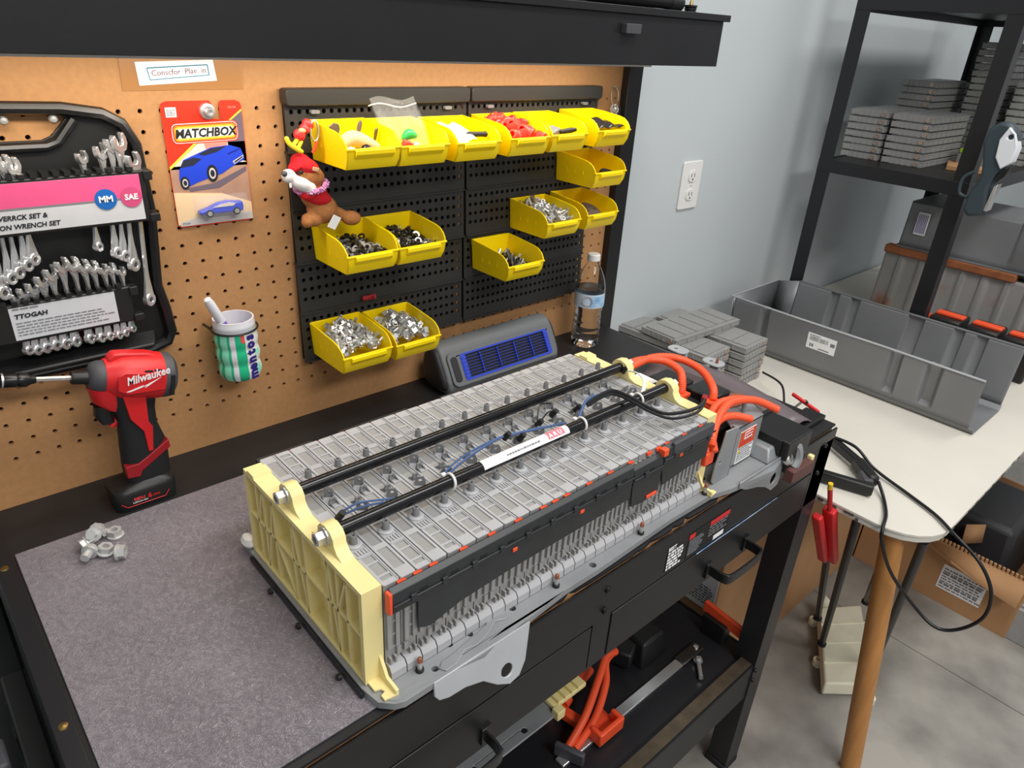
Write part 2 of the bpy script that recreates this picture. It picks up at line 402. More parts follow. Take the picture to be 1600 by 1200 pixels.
# pegboard
# only the band z 1.02..1.455 carries holes
mb = perforated(BX0, 0.93, 1.0075, 1.4653, 0.0254, 0.0254, 0.0, 1.2742, 0.0031, 0.006)
mb.box(BX0, 0.93, 0, 0.006, ZB, 1.0075).box(BX0, 0.93, 0, 0.006, 1.4653, 1.535)
W(mb).build('pegboard', 'hardboard', wbn, smooth=False)
for xa, xb in ((0.93, 0.972), (BX0 - 0.03, BX0)): W(MB().box(xa, xb, -0.018, 0.03, ZB - 0.02, 1.53)).build('upright', 'black_paint', wbn, 0.001)
W(MB().box(BX0, 0.94, 0.012, 0.016, ZB - 0.02, 1.53)).build('dark_backing', 'ink_black', wbn)  # added black sheet, paints the shade of the gap behind the holes
# overhead cabinet: front panel with folded lower edge, top shelf, magnet catch
hx0, hx1, hy = -0.75, 0.97, -0.19
W(MB().box(hx0, hx1, hy, hy + 0.004, 1.527, 1.602)).build('cabinet_front', 'black_paint', wbn, 0.0008)
for xa in (hx1 - 0.004, hx0): W(MB().box(xa, xa + 0.004, hy + 0.004, 0.05, 1.527, 1.601)).build('cabinet_end', 'black_paint', wbn)
W(MB().box(hx0 - 0.012, hx1 + 0.012, hy - 0.006, 0.07, 1.602, 1.613)).build('cabinet_top', 'black_paint', wbn, 0.001)
W(MB().box(hx0, hx1, hy + 0.004, hy + 0.03, 1.527, 1.530)).build('folded_edge', 'black_paint', wbn)
W(MB().box(0.685, 0.722, hy - 0.012, hy, 1.5735, 1.588)).build('magnet_catch', 'rubber_grey', wbn, 0.001)
W(MB().box(-0.24, 0.84, -0.14, -0.09, 1.5215, 1.529)).build('lamp_housing', 'white_plastic', wbn)

# embossed work mat
mm = mat('mat_rubber', srgb(130, 123, 129), 0.30, spec=0.8, var=0.12, scale=9, detail=6)
nt = mm.node_tree; b = nt.nodes['Principled BSDF']
mp = [n for n in nt.nodes if n.type == 'MAPPING'][0]
nz = nt.nodes.new('ShaderNodeTexNoise'); nz.inputs['Scale'].default_value = 90; nz.inputs['Detail'].default_value = 1.0; nz.inputs['Distortion'].default_value = 2.2
nt.links.new(mp.outputs[0], nz.inputs['Vector'])
ma = nt.nodes.new('ShaderNodeMath'); ma.operation = 'PINGPONG'; ma.inputs[1].default_value = 0.06
nt.links.new(nz.outputs[0], ma.inputs[0])
bp = nt.nodes.new('ShaderNodeBump'); bp.inputs['Strength'].default_value = 0.7; bp.inputs['Distance'].default_value = 0.011
nt.links.new(ma.outputs[0], bp.inputs['Height']); nt.links.new(bp.outputs[0], b.inputs['Normal'])
tag(MB().box(-0.266, 0.50, -0.584, -0.114, ZB + 0.0003, ZB + 0.003).build('work_mat', 'mat_rubber', None, 0.0008), 'dark grey embossed rubber mat on the bench top', 'mat')

# ---------------------------------------------------------------- hybrid battery pack on the bench
bat = thing('battery_pack', 'hybrid car battery pack of grey modules between cream yellow end plates', 'battery pack', (-0.0134, -0.5632, ZB + 0.003))
PITCH = 0.0196; NM = 28; LB = PITCH * NM; DB = 0.276; HT = 0.131
def post_mesh():
    m = MB().lathe([(0.0050, 0), (0.0042, 0.003), (0.0037, 0.012), (0.0034, 0.0128), (0.0019, 0.0128), (0.0019, 0.009), (0, 0.009)], 14)
    return m.mesh('vent_post', 'grey_plastic_dark')
def tab_mesh(w, h):
    t = 0.0012; m = MB()
    m.plate([(-w / 2, 0), (w / 2, 0), (w / 2, h * 0.6), (w * 0.3, h), (-w * 0.3, h), (-w / 2, h * 0.6)], [circ(0, h * 0.58, h * 0.2, 8)[::-1]], -t, t, 'y')
    m.add([(-w / 2, t, 0), (-w / 2, t, h * 0.6), (-w / 2, t + 0.007, 0), (-w / 2 + t, t, 0), (-w / 2 + t, t, h * 0.6), (-w / 2 + t, t + 0.007, 0)], [(0, 1, 2), (5, 4, 3), (0, 3, 4, 1), (1, 4, 5, 2), (2, 5, 3, 0)])
    m.add([(w / 2 - t, t, 0), (w / 2 - t, t, h * 0.6), (w / 2 - t, t + 0.007, 0), (w / 2, t, 0), (w / 2, t, h * 0.6), (w / 2, t + 0.007, 0)], [(0, 1, 2), (5, 4, 3), (0, 3, 4, 1), (1, 4, 5, 2), (2, 5, 3, 0)])
    return m.mesh('wire_clip', 'grey_plastic_dark')
w = 0.0182 / 2
body = MB().box(-w, w, -DB / 2, DB / 2, 0.016, HT - 0.0013)
cap = MB().plate(rrect(-w, w, -DB / 2 - 0.001, DB / 2 + 0.001, 0.002, 2),
                 [rect(-w + 0.003, w - 0.003, a - DB / 2, b - DB / 2)[::-1] for a, b in ((0.006, 0.012), (0.015, 0.033), (0.0355, 0.046), (0.078, 0.086), (0.100, 0.112), (0.138, 0.176), (0.186, 0.220), (0.228, 0.262))], HT - 0.0013, HT, 'z')
for k in range(4): cap.box(-w + 0.003 + k * 0.0035, -w + 0.0045 + k * 0.0035, 0.0505 - DB / 2, 0.0585 - DB / 2, HT, HT + 0.0014)
cap.lathe([(0.0088, 0), (0.0088, 0.0014), (0.007, 0.0024), (0.0045, 0.0024)], 16, None, (0, 0.070 - DB / 2, HT))
cap.box(-w + 0.0005, w - 0.0005, 0.047 - DB / 2, 0.0485 - DB / 2, HT, HT + 0.001)
cap.box(w - 0.0016, w, -DB / 2, DB / 2, HT, HT + 0.0008)
# ribbed ends: vertical ribs, hooks and clamped feet
ends = MB()
for sgn in (-1, 1):
    y0 = sgn * DB / 2
    def bx(x0, x1, d, z0, z1):
        a, b_ = sorted((y0, y0 + sgn * d)); ends.box(x0, x1, a, b_, z0, z1)
    for xx in (-0.0055, 0.0045): bx(xx - 0.0024, xx + 0.0024, 0.004, 0.046, 0.12)
    for zz in (0.045, 0.062, 0.08): bx(-0.0028, 0.0028, 0.0025, zz, zz + 0.0018)
    bx(0.003, 0.0078, 0.004, 0.0335, 0.0435)
    for xx in (-0.0065, -0.0005): bx(xx, xx + 0.0022, 0.006, 0.026, 0.034)
feet = MB()
for sgn in (-1, 1):
    y0 = sgn * DB / 2; ya = y0 + sgn * 0.0115; yb = y0 + sgn * 0.0075
    feet.add([(-w, y0, 0.010), (w, y0, 0.010), (w, ya, 0.010), (-w, ya, 0.010), (-w, y0, 0.026), (w, y0, 0.026), (w, yb, 0.026), (-w, yb, 0.026), (-w, ya, 0.020), (w, ya, 0.020)],
             [(0, 1, 2, 3), (4, 5, 6, 7), (0, 1, 5, 4), (2, 3, 8, 9), (6, 9, 8, 7), (0, 3, 8, 7, 4), (1, 2, 9, 6, 5)])
bm_, cm_, em_, fm_ = body.mesh('cell_body', 'module_grey'), cap.mesh('module_cap', 'grey_plastic', False), ends.mesh('end_ribs', 'module_grey', False), feet.mesh('clamp_foot', 'grey_plastic', False)
pm_, t1_, t2_ = post_mesh(), tab_mesh(0.0125, 0.0125), tab_mesh(0.010, 0.0085)
for i in range(NM):
    o = link('battery_module', bm_, bat); o.location = ((i + 0.5) * PITCH, DB / 2, 0); o.rotation_euler = (0, 0, 0 if i % 2 == 0 else PI)
    for nm, me in (('module_cap', cm_), ('end_ribs', em_), ('clamp_foot', fm_)): link(nm, me, o)
    p = link('vent_post', pm_, o); p.location = (0, 0.070 - DB / 2, HT)
    if 0 < i < NM - 1:
        p = link('wire_clip', t1_, o); p.location = (-0.001, 0.116 - DB / 2, HT); p.rotation_euler = (0, 0, R_(-35))
        p = link('wire_clip', t2_, o); p.location = (0.002, 0.1305 - DB / 2, HT); p.rotation_euler = (0, 0, R_(15))
# base pan and front flange
pan = MB().plate([(-0.012, -0.036), (-0.002, -0.040), (0.03, -0.040), (0.10, -0.043), (0.17, -0.036), (0.24, -0.030), (0.30, -0.030), (0.46, -0.024), (0.56, -0.026), (0.60, -0.036), (0.70, -0.050), (0.745, -0.04), (0.76, 0.0), (0.75, 0.30), (0.60, 0.306), (-0.015, 0.306), (-0.028, 0.29), (-0.028, 0.0), (-0.024, -0.024)],
                 [circ(x, y, r, 10)[::-1] for x, y, r in ((0.077, -0.008, 0.005), (0.104, -0.012, 0.0036), (0.126, -0.006, 0.005), (0.168, 0.004 - 0.016, 0.0045), (0.30, -0.02, 0.005), (0.585, 0.01, 0.006), (0.045, -0.026, 0.004))], 0.0, 0.009, 'z')
pan.build('base_pan', 'cast_steel', bat, 0.002)
MB().plate([(0.048, -0.030), (0.052, -0.037), (0.066, -0.036), (0.085, -0.027), (0.10, -0.030), (0.118, -0.026), (0.138, -0.016), (0.150, -0.021), (0.163, -0.012), (0.158, -0.003), (0.14, -0.004), (0.125, -0.014), (0.1, -0.018), (0.07, -0.023), (0.055, -0.024)], [], 0.009, 0.0108, 'z').build('pan_emboss', 'cast_steel', bat, 0.0006)
MB().plate([(-0.014, -0.03), (-0.008, -0.035), (0.03, -0.036), (0.03, -0.030), (0.0, -0.026), (-0.012, -0.022)], [], 0.009, 0.0098, 'z').build('pan_emboss', 'cast_steel', bat)
tab = MB().plate([(0.033, 0.010), (0.031, -0.006), (0.036, -0.014), (0.048, -0.018), (0.070, -0.019), (0.094, -0.026), (0.112, -0.042), (0.130, -0.052), (0.145, -0.049), (0.156, -0.035), (0.170, 0.010)], [circ(0.128, -0.032, 0.0085, 14)[::-1]], 0, 0.003, 'y')
tab.xf(Matrix.Translation((0, -0.0435, 0)) @ Matrix.Rotation(R_(-14), 4, 'X'))
tab.build('hanging_tab', 'cast_light', bat, 0.001)
for x in (0.031, 0.235, 0.400, 0.552):
    s = MB().cyl((x, -0.018, 0.009), (x, -0.018, 0.0125), 0.0048, 0.0045, 12).build('stud_collar', 'black_plastic', bat)
    MB().cyl((x, -0.018, 0.0125), (x, -0.018, 0.022), 0.0029, n=10).build('stud', 'zinc', s)
    MB().lathe([(0.003, 0), (0.003, 0.004), (0.002, 0.006), (0, 0.0065)], 10, None, (x, -0.018, 0.022)).build('stud_tip', 'copper', s)
# front busbar cover: long ledge, dropped sheet, orange clips
SEG = ((0.004, 0.372, 0.0), (0.374, 0.435, -0.006), (0.437, 0.548, 0.001))
for n_, (x0, x1, dz) in enumerate(SEG):
    c = MB()
    c.add([(x, y, z + dz) for x in (x0, x1) for y, z in ((-0.003, 0.128), (-0.010, 0.124), (-0.0115, 0.116), (-0.0115, 0.100), (-0.004, 0.098), (-0.003, 0.098))],
          [(0, 1, 2, 3, 4, 5)[::-1], (6, 7, 8, 9, 10, 11), (0, 6, 7, 1), (1, 7, 8, 2), (2, 8, 9, 3), (3, 9, 10, 4), (4, 10, 11, 5), (5, 11, 6, 0)])
    c.box(x0, x1, -0.0135, -0.0115, 0.1085 + dz, 0.111 + dz)
    co = c.build('busbar_cover', 'cover_black', bat, 0.0008)
    x = x0 + 0.02
    while x < x1 - 0.01:
        MB().box(x, x + 0.007, -0.0145, -0.0115, 0.107 + dz, 0.115 + dz).build('latch', 'cover_black', co, 0.0006)
        MB().box(x + 0.012, x + 0.022, -0.0118, -0.0112, 0.1125 + dz, 0.1155 + dz).build('slot', 'ink_black', co)
        x += 0.039
MB().plate([(0.035, 0.1), (0.035, 0.062), (0.05, 0.056), (0.09, 0.066), (0.16, 0.071), (0.372, 0.076), (0.372, 0.1)], [], -0.0105, -0.0085, 'y').build('insulation_sheet', 'cover_black', bat)
MB().plate([(0.374, 0.094), (0.378, 0.060), (0.40, 0.056), (0.435, 0.060), (0.435, 0.094)], [], -0.0105, -0.0085, 'y').build('insulation_sheet', 'cover_black', bat)
MB().plate([(0.437, 0.1), (0.445, 0.066), (0.50, 0.072), (0.548, 0.074), (0.548, 0.1)], [], -0.0095, -0.0075, 'y').build('insulation_sheet', 'cover_black', bat)
MB().box(0.0, 0.0042, -0.0115, -0.003, 0.100, 0.1265).build('end_clip', 'orange_plastic', bat, 0.001)
for x, z in ((0.162, 0.096), (0.272, 0.098), (0.472, 0.103)): MB().box(x, x + 0.007, -0.0125, -0.0105, z, z + 0.005).build('orange_clip', 'orange_plastic', bat, 0.0006)
MB().box(0.408, 0.430, -0.0125, -0.0105, 0.060, 0.065).build('orange_clip', 'orange_plastic', bat, 0.0006)
MB().box(0.432, 0.442, -0.013, -0.003, 0.118, 0.128).build('orange_clip', 'orange_plastic', bat, 0.0006)
MB().box(0.455, 0.55, -0.013, -0.006, 0.112, 0.131).build('end_shield', 'rubber_grey', bat, 0.002)
oc = MB().box(-0.004, 0.006, -0.003, 0.0012, 0.1235, 0.1275).mesh('orange_link', 'orange_plastic')
for i in range(NM - 1):
    if i % 2 == 0 or i % 5 == 1:
        o = link('orange_link', oc, bat); o.location = ((i + 1) * PITCH, 0, 0.0008)
    if i % 2 == 1 or i % 6 == 0:
        o = link('orange_link', oc, bat); o.location = ((i + 1) * PITCH, DB + 0.002, 0.001)
# rear busbar cover
x = 0.0; k = 0
while x < LB - 0.01:
    wd = (0.075, 0.03, 0.11, 0.05)[k % 4]
    MB().box(x, min(x + wd, LB), DB + 0.003, DB + 0.012, 0.1, 0.127 - (k % 2) * 0.003).build('rear_cover', 'cover_black', bat, 0.001)
    x += wd + 0.004; k += 1
# cream end plates, ribbed outside, with tube bosses
def end_plate():
    m = MB(); d = 0.0225; Y0, Y1, Z0, Z1 = 0.0005, 0.268, 0.010, HT + 0.002
    zt_ = Z1 - 0.006; m.box(-0.004, 0, Y0, Y1, Z0, zt_)
    m.box(-d, -0.004, Y0, Y0 + 0.006, Z0, zt_).box(-d, -0.004, Y1 - 0.006, Y1, Z0, zt_).box(-d, -0.004, Y0 + 0.006, Y1 - 0.006, Z0, Z0 + 0.004)
    yc1, yc2 = 0.082, 0.170
    def hump(yc):
        return [(yc - 0.032, Z1), (yc - 0.022, Z1 + 0.004), (yc - 0.0165, Z1 + 0.011)] + [(yc + 0.0165 * math.sin(a), Z1 + 0.0145 + 0.0125 * math.cos(a)) for a in (R_(-75), R_(-40), 0, R_(40), R_(75))] + [(yc + 0.0165, Z1 + 0.011), (yc + 0.022, Z1 + 0.004), (yc + 0.032, Z1)]
    for yc in (yc1, yc2): m.plate(hump(yc), [], -0.0145, 0.0, 'x')
    prof = [(Y0, Z1 - 0.006), (Y0, Z1)] + [(Y1 - 0.03, Z1), (Y1 - 0.028, Z1 + 0.004), (Y1 - 0.012, Z1 + 0.004), (Y1 - 0.01, Z1), (Y1, Z1), (Y1, Z1 - 0.006)]
    m.plate(prof, [], -d, 0.0, 'x')
    m.xf(Matrix.Identity(4)); return m
def ribs(parent):
    d = 0.0215; Y0, Y1, Z0, Z1 = 0.0065, 0.262, 0.014, HT - 0.004
    hz = MB().box(-d, -0.004, Y0, Y1, 0.071, 0.0745).mesh('rib', 'yellow_nylon'); link('rib', hz, parent)
    vs2 = MB().box(-d, -0.004, -0.0017, 0.0017, Z0, Z1).mesh('rib', 'yellow_nylon')
    for y in (0.032, 0.052, 0.072, 0.122, 0.150, 0.196, 0.222, 0.240): o = link('rib', vs2, parent); o.location = (0, y, 0)
    for (ya, za), (yb, zb) in (((0.122, Z0), (0.150, Z1)), ((0.150, Z0), (0.196, 0.073)), ((0.196, Z1), (0.222, Z0)), ((0.072, Z1), (0.052, Z0)), ((0.032, Z1), (0.052, 0.073)), ((0.222, Z1), (0.24, 0.073))):
        v = Vector((0, zb - za, -(yb - ya))).normalized() * 0.0014
        r = MB().add([(x, ya + s * v.y, za + s * v.z) for x in (-d, -0.004) for s in (-1, 1)] + [(x, yb + s * v.y, zb + s * v.z) for x in (-d, -0.004) for s in (-1, 1)],
                     [(0, 1, 3, 2), (4, 6, 7, 5), (0, 4, 5, 1), (2, 3, 7, 6), (0, 2, 6, 4), (1, 5, 7, 3)])
        r.build('rib', 'yellow_nylon', parent)
epm = end_plate().mesh('end_plate', 'yellow_nylon')
for side in (0, 1):
    ep = link('end_plate', epm, bat)
    if side == 0: ep.location = (-0.0008, 0, 0)
    else: ep.location = (LB + 0.0008, 0, 0); ep.scale = (-1, 1, 1)
    ribs(ep)
    # hooked foot at the front
    MB().plate([(0.001, 0.010), (-0.026, 0.010), (-0.030, 0.013), (-0.030, 0.018), (-0.012, 0.020), (0.001, 0.042)], [], -0.006, -0.002, 'x').build('foot', 'yellow_nylon', ep, 0.0006)
    MB().plate([(-0.018, -0.028), (-0.002, -0.030), (-0.001, 0.001), (-0.02, 0.001), (-0.02, -0.012), (-0.014, -0.014), (-0.012, -0.019), (-0.018, -0.021)], [], 0.0095, 0.0125, 'z').build('foot', 'yellow_nylon', ep, 0.0006)
    for yc in (0.082, 0.170):
        b1 = MB().cyl((-0.0165, yc, HT + 0.0165), (-0.0143, yc, HT + 0.0165), 0.0105, n=16).build('washer', 'zinc', ep)
        MB().lathe([(0.0075, 0), (0.0078, 0.001), (0.0078, 0.009), (0.0068, 0.010), (0.0048, 0.010), (0.0048, 0.006), (0, 0.006)], 6, Matrix.Rotation(-PI / 2, 3, 'Y'), (-0.0165, yc, HT + 0.0165)).build('bolt', 'zinc', b1)
MB().box(-0.0325, -0.0285, -0.005, 0.262, 0.0, 0.008).build('pan_rail', 'black_steel', bat, 0.002)
for y in (0.03, 0.12, 0.19): MB().lathe([(0.004, 0), (0.004, 0.003), (0.002, 0.005)], 10, Matrix.Rotation(-PI / 2, 3, 'Y'), (-0.036, y, 0.006)).build('rail_clip', 'black_plastic', bat)
MB().lathe([(0.0, 0), (0.010, 0.001), (0.012, 0.006), (0.008, 0.014), (0, 0.016)], 10, Matrix.Diagonal((0.7, 1.2, 0.8)), (-0.024, 0.283, 0.0095)).build('foam_pad', 'white_plastic', bat)
# black tie tubes, cable ties, wrap label
for yc in (0.082, 0.170): MB().cyl((-0.001, yc, HT + 0.0165), (LB + 0.001, yc, HT + 0.0165), 0.0078, n=20).build('tie_tube', 'tube_black', bat)
TZ = HT + 0.0165
for x in (0.145, 0.367, 0.487):
    z_ = MB().tube([(x + 0.0008 * math.sin(a), 0.082 + 0.0092 * math.cos(a), TZ + 0.0092 * math.sin(a)) for a in [2 * PI * k / 20 for k in range(20)]], 0.0018, 6, closed=True).build('cable_tie', 'white_plastic', bat)
    MB().cbox((x - 0.002, 0.0925, TZ + 0.003), (0.006, 0.006, 0.006)).build('tie_head', 'white_plastic', z_, 0.001)
def wrap(x0, x1, m, nm, par, r=0.0083, a0=40, a1=178):
    g = MB().grid(lambda u, v: (x0 + (x1 - x0) * u, 0.082 - r * math.cos(R_(a0 + (a1 - a0) * v) - PI / 2 + PI / 2), TZ + r * math.sin(R_(a0 + (a1 - a0) * v))), 1, 10)
    return g.build(nm, m, par)
wl = wrap(0.190, 0.336, 'white_paper', 'tube_label', bat, a0=10, a1=120)
mat('pink_print', srgb(232, 120, 132), 0.6)
wrap(0.298, 0.327, 'pink_print', 'pink_print', wl, 0.0085, 30, 110)
t = text('A R U 1', 0.009, (0.30, 0.082 - 0.0048, TZ + 0.0073), (R_(28), 0, 0), 'ink_white', wl, bold=0.03)
k = MB(); rd = random.Random(3); x = 0.228
while x < 0.283:
    ww = rd.uniform(0.0015, 0.005); k.add([(x, 0.082 - 0.0045, TZ + 0.0075), (x + ww, 0.082 - 0.0045, TZ + 0.0075), (x + ww, 0.082 - 0.0063, TZ + 0.0062), (x, 0.082 - 0.0063, TZ + 0.0062)], [(0, 1, 2, 3)]); x += ww + 0.0012
k.build('fine_print', 'ink_grey', wl)
# sensor wires
mat('wire_blue', srgb(72, 96, 140), 0.4); mat('wire_black', srgb(22, 22, 24), 0.35)
O = lambda x, y, z: (x + 0.0134, y + 0.5632, z - ZB - 0.003)
def wire(pts, r, m, nm='sensor_wire', n=7): return MB().tube(spline([O(*p) for p in pts], 7), r, n).build(nm, m, bat)
wire([(0.002, -0.457, 1.100), (0.02, -0.462, 1.108), (0.05, -0.472, 1.106), (0.075, -0.478, 1.10)], 0.0013, 'wire_blue')
wire([(0.002, -0.459, 1.098), (0.025, -0.466, 1.104), (0.055, -0.474, 1.102), (0.08, -0.480, 1.098)], 0.0013, 'wire_blue')
wire([(0.118, -0.470, 1.092), (0.17, -0.456, 1.10), (0.232, -0.447, 1.104), (0.262, -0.452, 1.104), (0.30, -0.458, 1.102), (0.335, -0.470, 1.104)], 0.0016, 'wire_blue')
wire([(0.118, -0.468, 1.091), (0.165, -0.450, 1.099), (0.228, -0.444, 1.103), (0.265, -0.449, 1.103), (0.31, -0.456, 1.10)], 0.0013, 'wire_blue')
wire([(0.365, -0.466, 1.10), (0.385, -0.455, 1.108), (0.405, -0.45, 1.112), (0.425, -0.455, 1.113)], 0.0022, 'wire_blue')
wire([(0.39, -0.455, 1.108), (0.431, -0.463, 1.120), (0.445, -0.493, 1.116), (0.452, -0.515, 1.110), (0.470, -0.538, 1.104), (0.517, -0.552, 1.104), (0.548, -0.545, 1.108), (0.566, -0.532, 1.100)], 0.0027, 'wire_black', 'signal_cable')
wire([(0.39, -0.457, 1.106), (0.428, -0.466, 1.117), (0.442, -0.496, 1.113), (0.450, -0.52, 1.106), (0.472, -0.545, 1.099), (0.515, -0.556, 1.100), (0.55, -0.545, 1.104)], 0.0022, 'wire_black', 'signal_cable')
for p in ((0.000, -0.456, 1.094), (0.245, -0.446, 1.100), (0.262, -0.456, 1.097), (0.31, -0.44, 1.094), (0.345, -0.432, 1.094), (0.385, -0.44, 1.092), (0.535, -0.40, 1.095)):
    MB().cyl(O(*p), O(p[0] + 0.003, p[1] - 0.006, p[2] + 0.010), 0.0045, 0.0038, 10).build('thermistor', 'black_plastic', bat)
wire([(0.31, -0.44, 1.10), (0.325, -0.428, 1.116), (0.345, -0.430, 1.112)], 0.001, 'wire_black')
wire([(0.31, -0.445, 1.10), (0.33, -0.440, 1.108), (0.355, -0.436, 1.10)], 0.001, 'wire_black')
for dy in (0, 0.002, 0.004): wire([(0.538, -0.402, 1.098), (0.535, -0.43 + dy, 1.105), (0.523, -0.455 + dy, 1.104), (0.495, -0.474 + dy, 1.098)], 0.0011, 'white_plastic')
MB().cbox((0.560, 0.0185, 1.1075 - ZB - 0.003), (0.012, 0.0075, 0.0075), Euler((0, 0, 0.4)).to_matrix()).build('wire_sleeve', 'red_dark', bat, 0.001)
# ---- right-hand end of the pack: brackets, relays, cables, shroud
def part(mb, nm, m, bevel=0.0, par=None, **k):
    return mb.xf(Matrix.Translation((0.0134, 0.5632, -ZB - 0.003))).build(nm, m, par or bat, bevel, **k)
def hv(pts, r=0.0085, ribbed=True):
    P = spline(pts, 16)
    rr = [r * (1.0 if (not ribbed or i % 2) else 0.90) for i in range(len(P))]
    return part(MB().tube(P, rr, 12), 'high_voltage_cable', 'orange_cable')
hv([(0.566, -0.372, 1.083), (0.60, -0.384, 1.092), (0.635, -0.405, 1.090), (0.642, -0.435, 1.082), (0.628, -0.454, 1.068), (0.622, -0.458, 1.055)], 0.0068)
hv([(0.566, -0.383, 1.084), (0.62, -0.392, 1.094), (0.668, -0.412, 1.088), (0.680, -0.452, 1.079), (0.657, -0.493, 1.070), (0.643, -0.505, 1.055)], 0.0068)
hv([(0.545, -0.572, 1.040), (0.562, -0.562, 1.056), (0.596, -0.548, 1.067), (0.64, -0.540, 1.070), (0.69, -0.552, 1.062), (0.722, -0.578, 1.046)], 0.0066)
hv([(0.550, -0.576, 1.030), (0.568, -0.556, 1.050), (0.60, -0.550, 1.058), (0.63, -0.556, 1.055), (0.652, -0.572, 1.049)], 0.0064)
hv([(0.542, -0.570, 1.020), (0.556, -0.558, 1.040), (0.58, -0.54, 1.06), (0.62, -0.53, 1.07), (0.67, -0.54, 1.066), (0.71, -0.562, 1.054)], 0.0056, False)
for x, y, z in ((0.621, -0.458, 1.040), (0.641, -0.506, 1.040)):
    c = part(MB().cbox((x, y, z), (0.021, 0.018, 0.030)), 'cable_connector', 'orange_plastic', 0.002)
    part(MB().cbox((x, y, z + 0.014), (0.026, 0.022, 0.006)).cbox((x - 0.0115, y, z), (0.004, 0.010, 0.022)), 'collar', 'orange_plastic', 0.001, c)
part(MB().cbox((0.546, -0.567, 1.018), (0.022, 0.014, 0.022)), 'cable_connector', 'orange_plastic', 0.002)
# relay blocks behind the end plate
r = part(MB().box(0.575, 0.665, -0.475, -0.30, 0.962, 1.035), 'junction_box', 'cover_black', 0.003)
part(MB().box(0.59, 0.66, -0.385, -0.345, 1.0355, 1.0362), 'label', 'white_paper', 0, r)
part(MB().box(0.665, 0.72, -0.42, -0.36, 0.962, 1.035), 'relay', 'black_plastic', 0.003)
part(MB().box(0.66, 0.715, -0.495, -0.44, 0.962, 1.048), 'relay', 'black_plastic_gloss', 0.003)
part(MB().box(0.57, 0.66, -0.54, -0.475, 0.962, 1.02), 'relay', 'black_plastic', 0.003)
l = part(MB().plate([(0.66, -0.515), (0.705, -0.50), (0.72, -0.515), (0.69, -0.535), (0.66, -0.53)], [circ(0.698, -0.515, 0.004, 10)[::-1]], 1.046, 1.049), 'contact_plate', 'copper', 0.001)
# folded steel bracket carrying the warning label
br = part(MB().box(0.612, 0.700, -0.567, -0.564, 0.968, 1.040), 'label_bracket', 'cast_steel', 0.001)
part(MB().add([(0.612, -0.567, 1.040), (0.700, -0.567, 1.040), (0.715, -0.525, 1.047), (0.640, -0.525, 1.047), (0.612, -0.567, 1.037), (0.700, -0.567, 1.037), (0.715, -0.525, 1.044), (0.640, -0.525, 1.044)], [(0, 1, 2, 3), (7, 6, 5, 4), (0, 4, 5, 1), (1, 5, 6, 2), (2, 6, 7, 3), (3, 7, 4, 0)]), 'top_fold', 'cast_steel', 0, br)
part(MB().box(0.697, 0.700, -0.564, -0.50, 0.968, 1.040), 'side_fold', 'cast_steel', 0, br)
part(MB().cyl((0.672, -0.545, 1.045), (0.672, -0.545, 1.062), 0.0035, n=10), 'pin', 'grey_plastic_dark', 0, br)
fl_ = [(0.565, 0.968), (0.566, 1.0), (0.574, 1.03), (0.578, 1.054), (0.606, 1.052), (0.612, 1.040), (0.612, 0.962), (0.57, 0.962)]
part(MB().plate(fl_, [circ(0.577, 1.0, 0.0028, 8)[::-1]], -0.575, -0.572, 'y'), 'curved_flange', 'cast_steel', 0.001, br)
part(MB().box(0.609, 0.613, -0.575, -0.564, 0.962, 1.05), 'fold', 'cast_steel', 0.001, br)
mat('label_orange', srgb(206, 84, 44), 0.6); mat('label_yellow', srgb(226, 186, 40), 0.6)
lb = part(MB().box(0.638, 0.684, -0.5678, -0.567, 0.968, 1.027), 'warning_label', 'white_paper', 0, br)
k = part(MB().box(0.6385, 0.6835, -0.5683, -0.5678, 0.998, 1.0265), 'orange_panel', 'label_orange', 0, br)
part(MB().box(0.650, 0.674, -0.5688, -0.5683, 1.011, 1.024), 'white_panel', 'white_paper', 0, br)
k = MB(); scribbles(k, 0.640, 0.681, 0.970, 0.996, 6, -0.5678, 21, 0.5); part(k, 'fine_print', 'ink_grey', 0, br)
k = MB(); scribbles(k, 0.652, 0.673, 1.012, 1.023, 2, -0.5688, 22, 0.6); scribbles(k, 0.640, 0.68, 1.0, 1.008, 2, -0.5683, 23, 0.4); part(k, 'fine_print', 'red_plastic', 0, br)
part(MB().plate([(0.640, 0.988), (0.647, 0.988), (0.6435, 0.995)], [], -0.5685, -0.5678, 'y'), 'warning_triangle', 'label_yellow', 0, br)
# lower bracket with lug and ring bolt
lug = part(MB().plate([(0.60, 0.968), (0.60, 0.958), (0.625, 0.945), (0.66, 0.935), (0.69, 0.922), (0.715, 0.905), (0.735, 0.908), (0.742, 0.925), (0.736, 0.945), (0.75, 0.968)], [circ(0.713, 0.930, 0.009, 12, 0.011)[::-1]], -0.604, -0.601, 'y'), 'mounting_lug', 'cast_steel', 0.001)
part(MB().lathe([(0.011, 0), (0.012, 0.003), (0.010, 0.008), (0.006, 0.010), (0.005, 0.004), (0, 0.004)], 14, Matrix.Rotation(R_(60), 3, 'X'), (0.735, -0.606, 0.962)), 'ring_bolt', 'zinc')
part(MB().tube(spline([(0.752, -0.600, 0.985), (0.764, -0.608, 0.974), (0.766, -0.612, 0.955), (0.758, -0.612, 0.940)], 6), [0.009] * 19, 8), 'hook_end', 'cast_steel')
part(MB().frustum((0.69, 0.75, -0.60, -0.55), 0.962, (0.70, 0.745, -0.59, -0.55), 0.985), 'pan_boss', 'cast_steel', 0.003)
